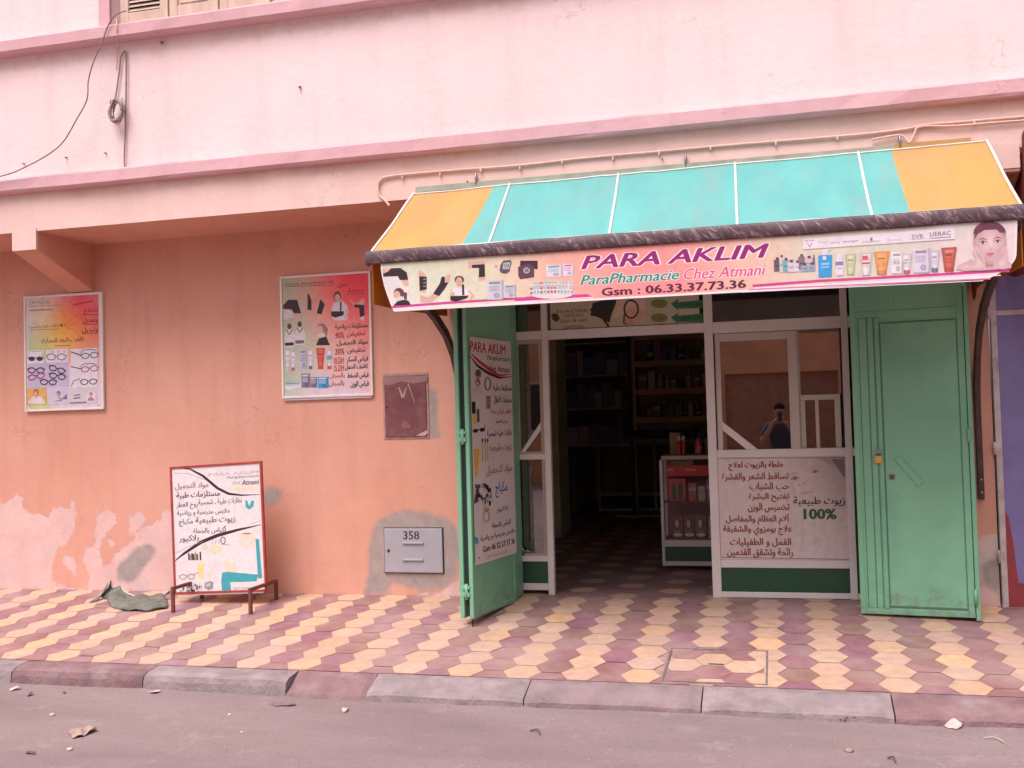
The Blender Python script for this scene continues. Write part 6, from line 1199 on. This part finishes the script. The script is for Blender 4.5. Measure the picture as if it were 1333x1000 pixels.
B('frame', M_dal, ct, *cf); B('top', M_dal, ct, (-2.54, -.90, 6.69, 7.2, 1.027, 1.05)); B('kick_panel', M_greend, ct, (-2.5, -.93, 6.745, 6.755, .03, .25)); B('back_panel', mat('shelf_back', (.30, .26, .16), .8, .2), ct, (-2.5, -.93, 7.1, 7.12, .25, 1.02))
for k, x in enumerate((-1.62, -1.47, -1.32, -1.18)):
    m = MB(); m.lathe((x, 6.85, 1.05), [(.055, 0), (.06, .02), (.058, .13), (.04, .17), (.03, .18)], 14, 0, (.24, .2, .18)); tag(m.build('jar', M_pack, None, 0, (x, 6.85, 1.05)), 'round pale jar in the row on the back counter', 'jar', 'jars on the counter')
for k, (x, w_, h, c) in enumerate(((-2.4, .12, .22, (.5, .42, .38)), (-2.25, .1, .3, (.2, .22, .4)), (-2.1, .14, .16, (.55, .2, .18)), (-1.93, .1, .26, (.45, .45, .42)), (-1.04, .1, .2, (.5, .4, .3)))): box_item('product_box', x, 6.85, 1.051, w_, .1, h, c, ('wide pale carton at the left end of the back counter', 'tall blue carton on the back counter', 'low reddish carton on the back counter', 'grey carton beside the round jars on the back counter', 'tan carton at the right end of the back counter')[k], 'box', 'cartons on the back counter', None, 'band')
ft = thing('fan_stand', 'slim pole stand with cross foot standing before the back counter', 'stand', (-1.9, 6.2, 0))
m = MB(); m.tube([(-1.9, 6.2, .03), (-1.9, 6.2, 1.1)], .018, 10); m.build('pole', M_dal, ft); B('cross_foot', M_dal, ft, (-2.2, -1.6, 6.18, 6.22, .002, .03), (-1.92, -1.88, 5.95, 6.18, .002, .03))
m = MB(); m.lathe((-1.9, 6.17, 1.1), [(.08, 0), (.1, .03), (.1, .1), (.06, .14)], 14); m.build('head', M_greend, ft)

# ================================================================== THE PHOTOGRAPHER (seen mirrored in the sash glass)
PXY = Vector((.03, -8.13, ROADZ))
man = thing('person', 'person in dark blue shirt holding up a phone, mirrored in the shop window', 'person', PXY)
def skin(name, nodes, edges, m_, parent, lv=2, root=0):
    me = bpy.data.meshes.new(name); me.from_pydata([PXY+Vector(p[:3])-PXY for p in nodes], edges, []); me.materials.append(m_)
    o = bpy.data.objects.new(name, me); COL.objects.link(o); o.parent = parent
    md = o.modifiers.new('skin', 'SKIN'); md.use_smooth_shade = True; s = o.modifiers.new('smooth', 'SUBSURF'); s.levels = lv; s.render_levels = lv
    for i, p in enumerate(nodes): me.skin_vertices[0].data[i].radius = (p[3], p[4] if len(p) > 4 else p[3]); me.skin_vertices[0].data[i].use_root = (i == root)
    return o
M_skin = mat('skin', (.36, .19, .13), .55, .08)
bodyN = [(0, 0, .95, .15, .11), (0, 0, 1.15, .14, .10), (0, .01, 1.36, .16, .11), (0, .01, 1.47, .07, .06), (0, .03, 1.55, .055), (0, .05, 1.63, .085, .10), (0, .05, 1.72, .075, .09),
  (-.19, 0, 1.42, .055), (-.28, .12, 1.18, .045), (-.10, .28, 1.48, .034), (-.05, .30, 1.53, .026),
  (.19, 0, 1.42, .055), (.27, .12, 1.18, .045), (.11, .28, 1.46, .034), (.06, .30, 1.50, .026),
  (-.10, 0, .90, .085), (-.11, .03, .50, .06), (-.12, 0, .09, .042), (-.13, .14, .04, .035), (.10, 0, .90, .085), (.11, .03, .50, .06), (.12, 0, .09, .042), (.13, .14, .04, .035)]
skin('body', bodyN, [(0, 1), (1, 2), (2, 3), (3, 4), (4, 5), (5, 6), (2, 7), (7, 8), (8, 9), (9, 10), (2, 11), (11, 12), (12, 13), (13, 14), (0, 15), (15, 16), (16, 17), (17, 18), (0, 19), (19, 20), (20, 21), (21, 22)], M_skin, man)
M_shirt = mat('navy_shirt', (.035, .04, .075), .8, .15, 20)
skin('shirt', [(0, 0, .90, .165, .125), (0, 0, 1.15, .155, .115), (0, .01, 1.36, .175, .125), (0, .01, 1.46, .09, .08), (-.19, 0, 1.42, .072), (-.26, .09, 1.24, .062), (.19, 0, 1.42, .072), (.25, .09, 1.24, .062)], [(0, 1), (1, 2), (2, 3), (2, 4), (4, 5), (2, 6), (6, 7)], M_shirt, man)
skin('trousers', [(0, 0, .93, .16, .12), (-.10, 0, .84, .10), (-.11, .03, .50, .075), (-.12, 0, .10, .065), (.10, 0, .84, .10), (.11, .03, .50, .075), (.12, 0, .10, .065)], [(0, 1), (1, 2), (2, 3), (0, 4), (4, 5), (5, 6)], mat('dark_trousers', (.03, .03, .035), .85, .1), man)
skin('hair', [(0, .02, 1.66, .092, .09), (0, .035, 1.735, .088, .10), (0, .055, 1.775, .06, .07)], [(0, 1), (1, 2)], mat('black_hair', (.012, .01, .009), .95, .1, spec=.05), man)
for s_ in (-1, 1):                                   # fingers round the phone, the thumb apart from them
    for k in range(4): skin('finger', [(s_*.055, .305, 1.515+.016*k, .009), (s_*.042, .335, 1.52+.017*k, .008), (s_*.018, .345, 1.523+.017*k, .007)], [(0, 1), (1, 2)], M_skin, man, 1)
    skin('thumb', [(s_*.055, .29, 1.52, .010), (s_*.045, .285, 1.55, .009), (s_*.03, .30, 1.575, .008)], [(0, 1), (1, 2)], M_skin, man, 1)
ph = thing('phone', 'dark phone held up by the mirrored person', 'phone', PXY+Vector((0, .318, 1.57)))
B('body', M_black, ph, (PXY.x-.038, PXY.x+.038, PXY.y+.308, PXY.y+.317, PXY.z+1.50, PXY.z+1.645), bevel=.003)
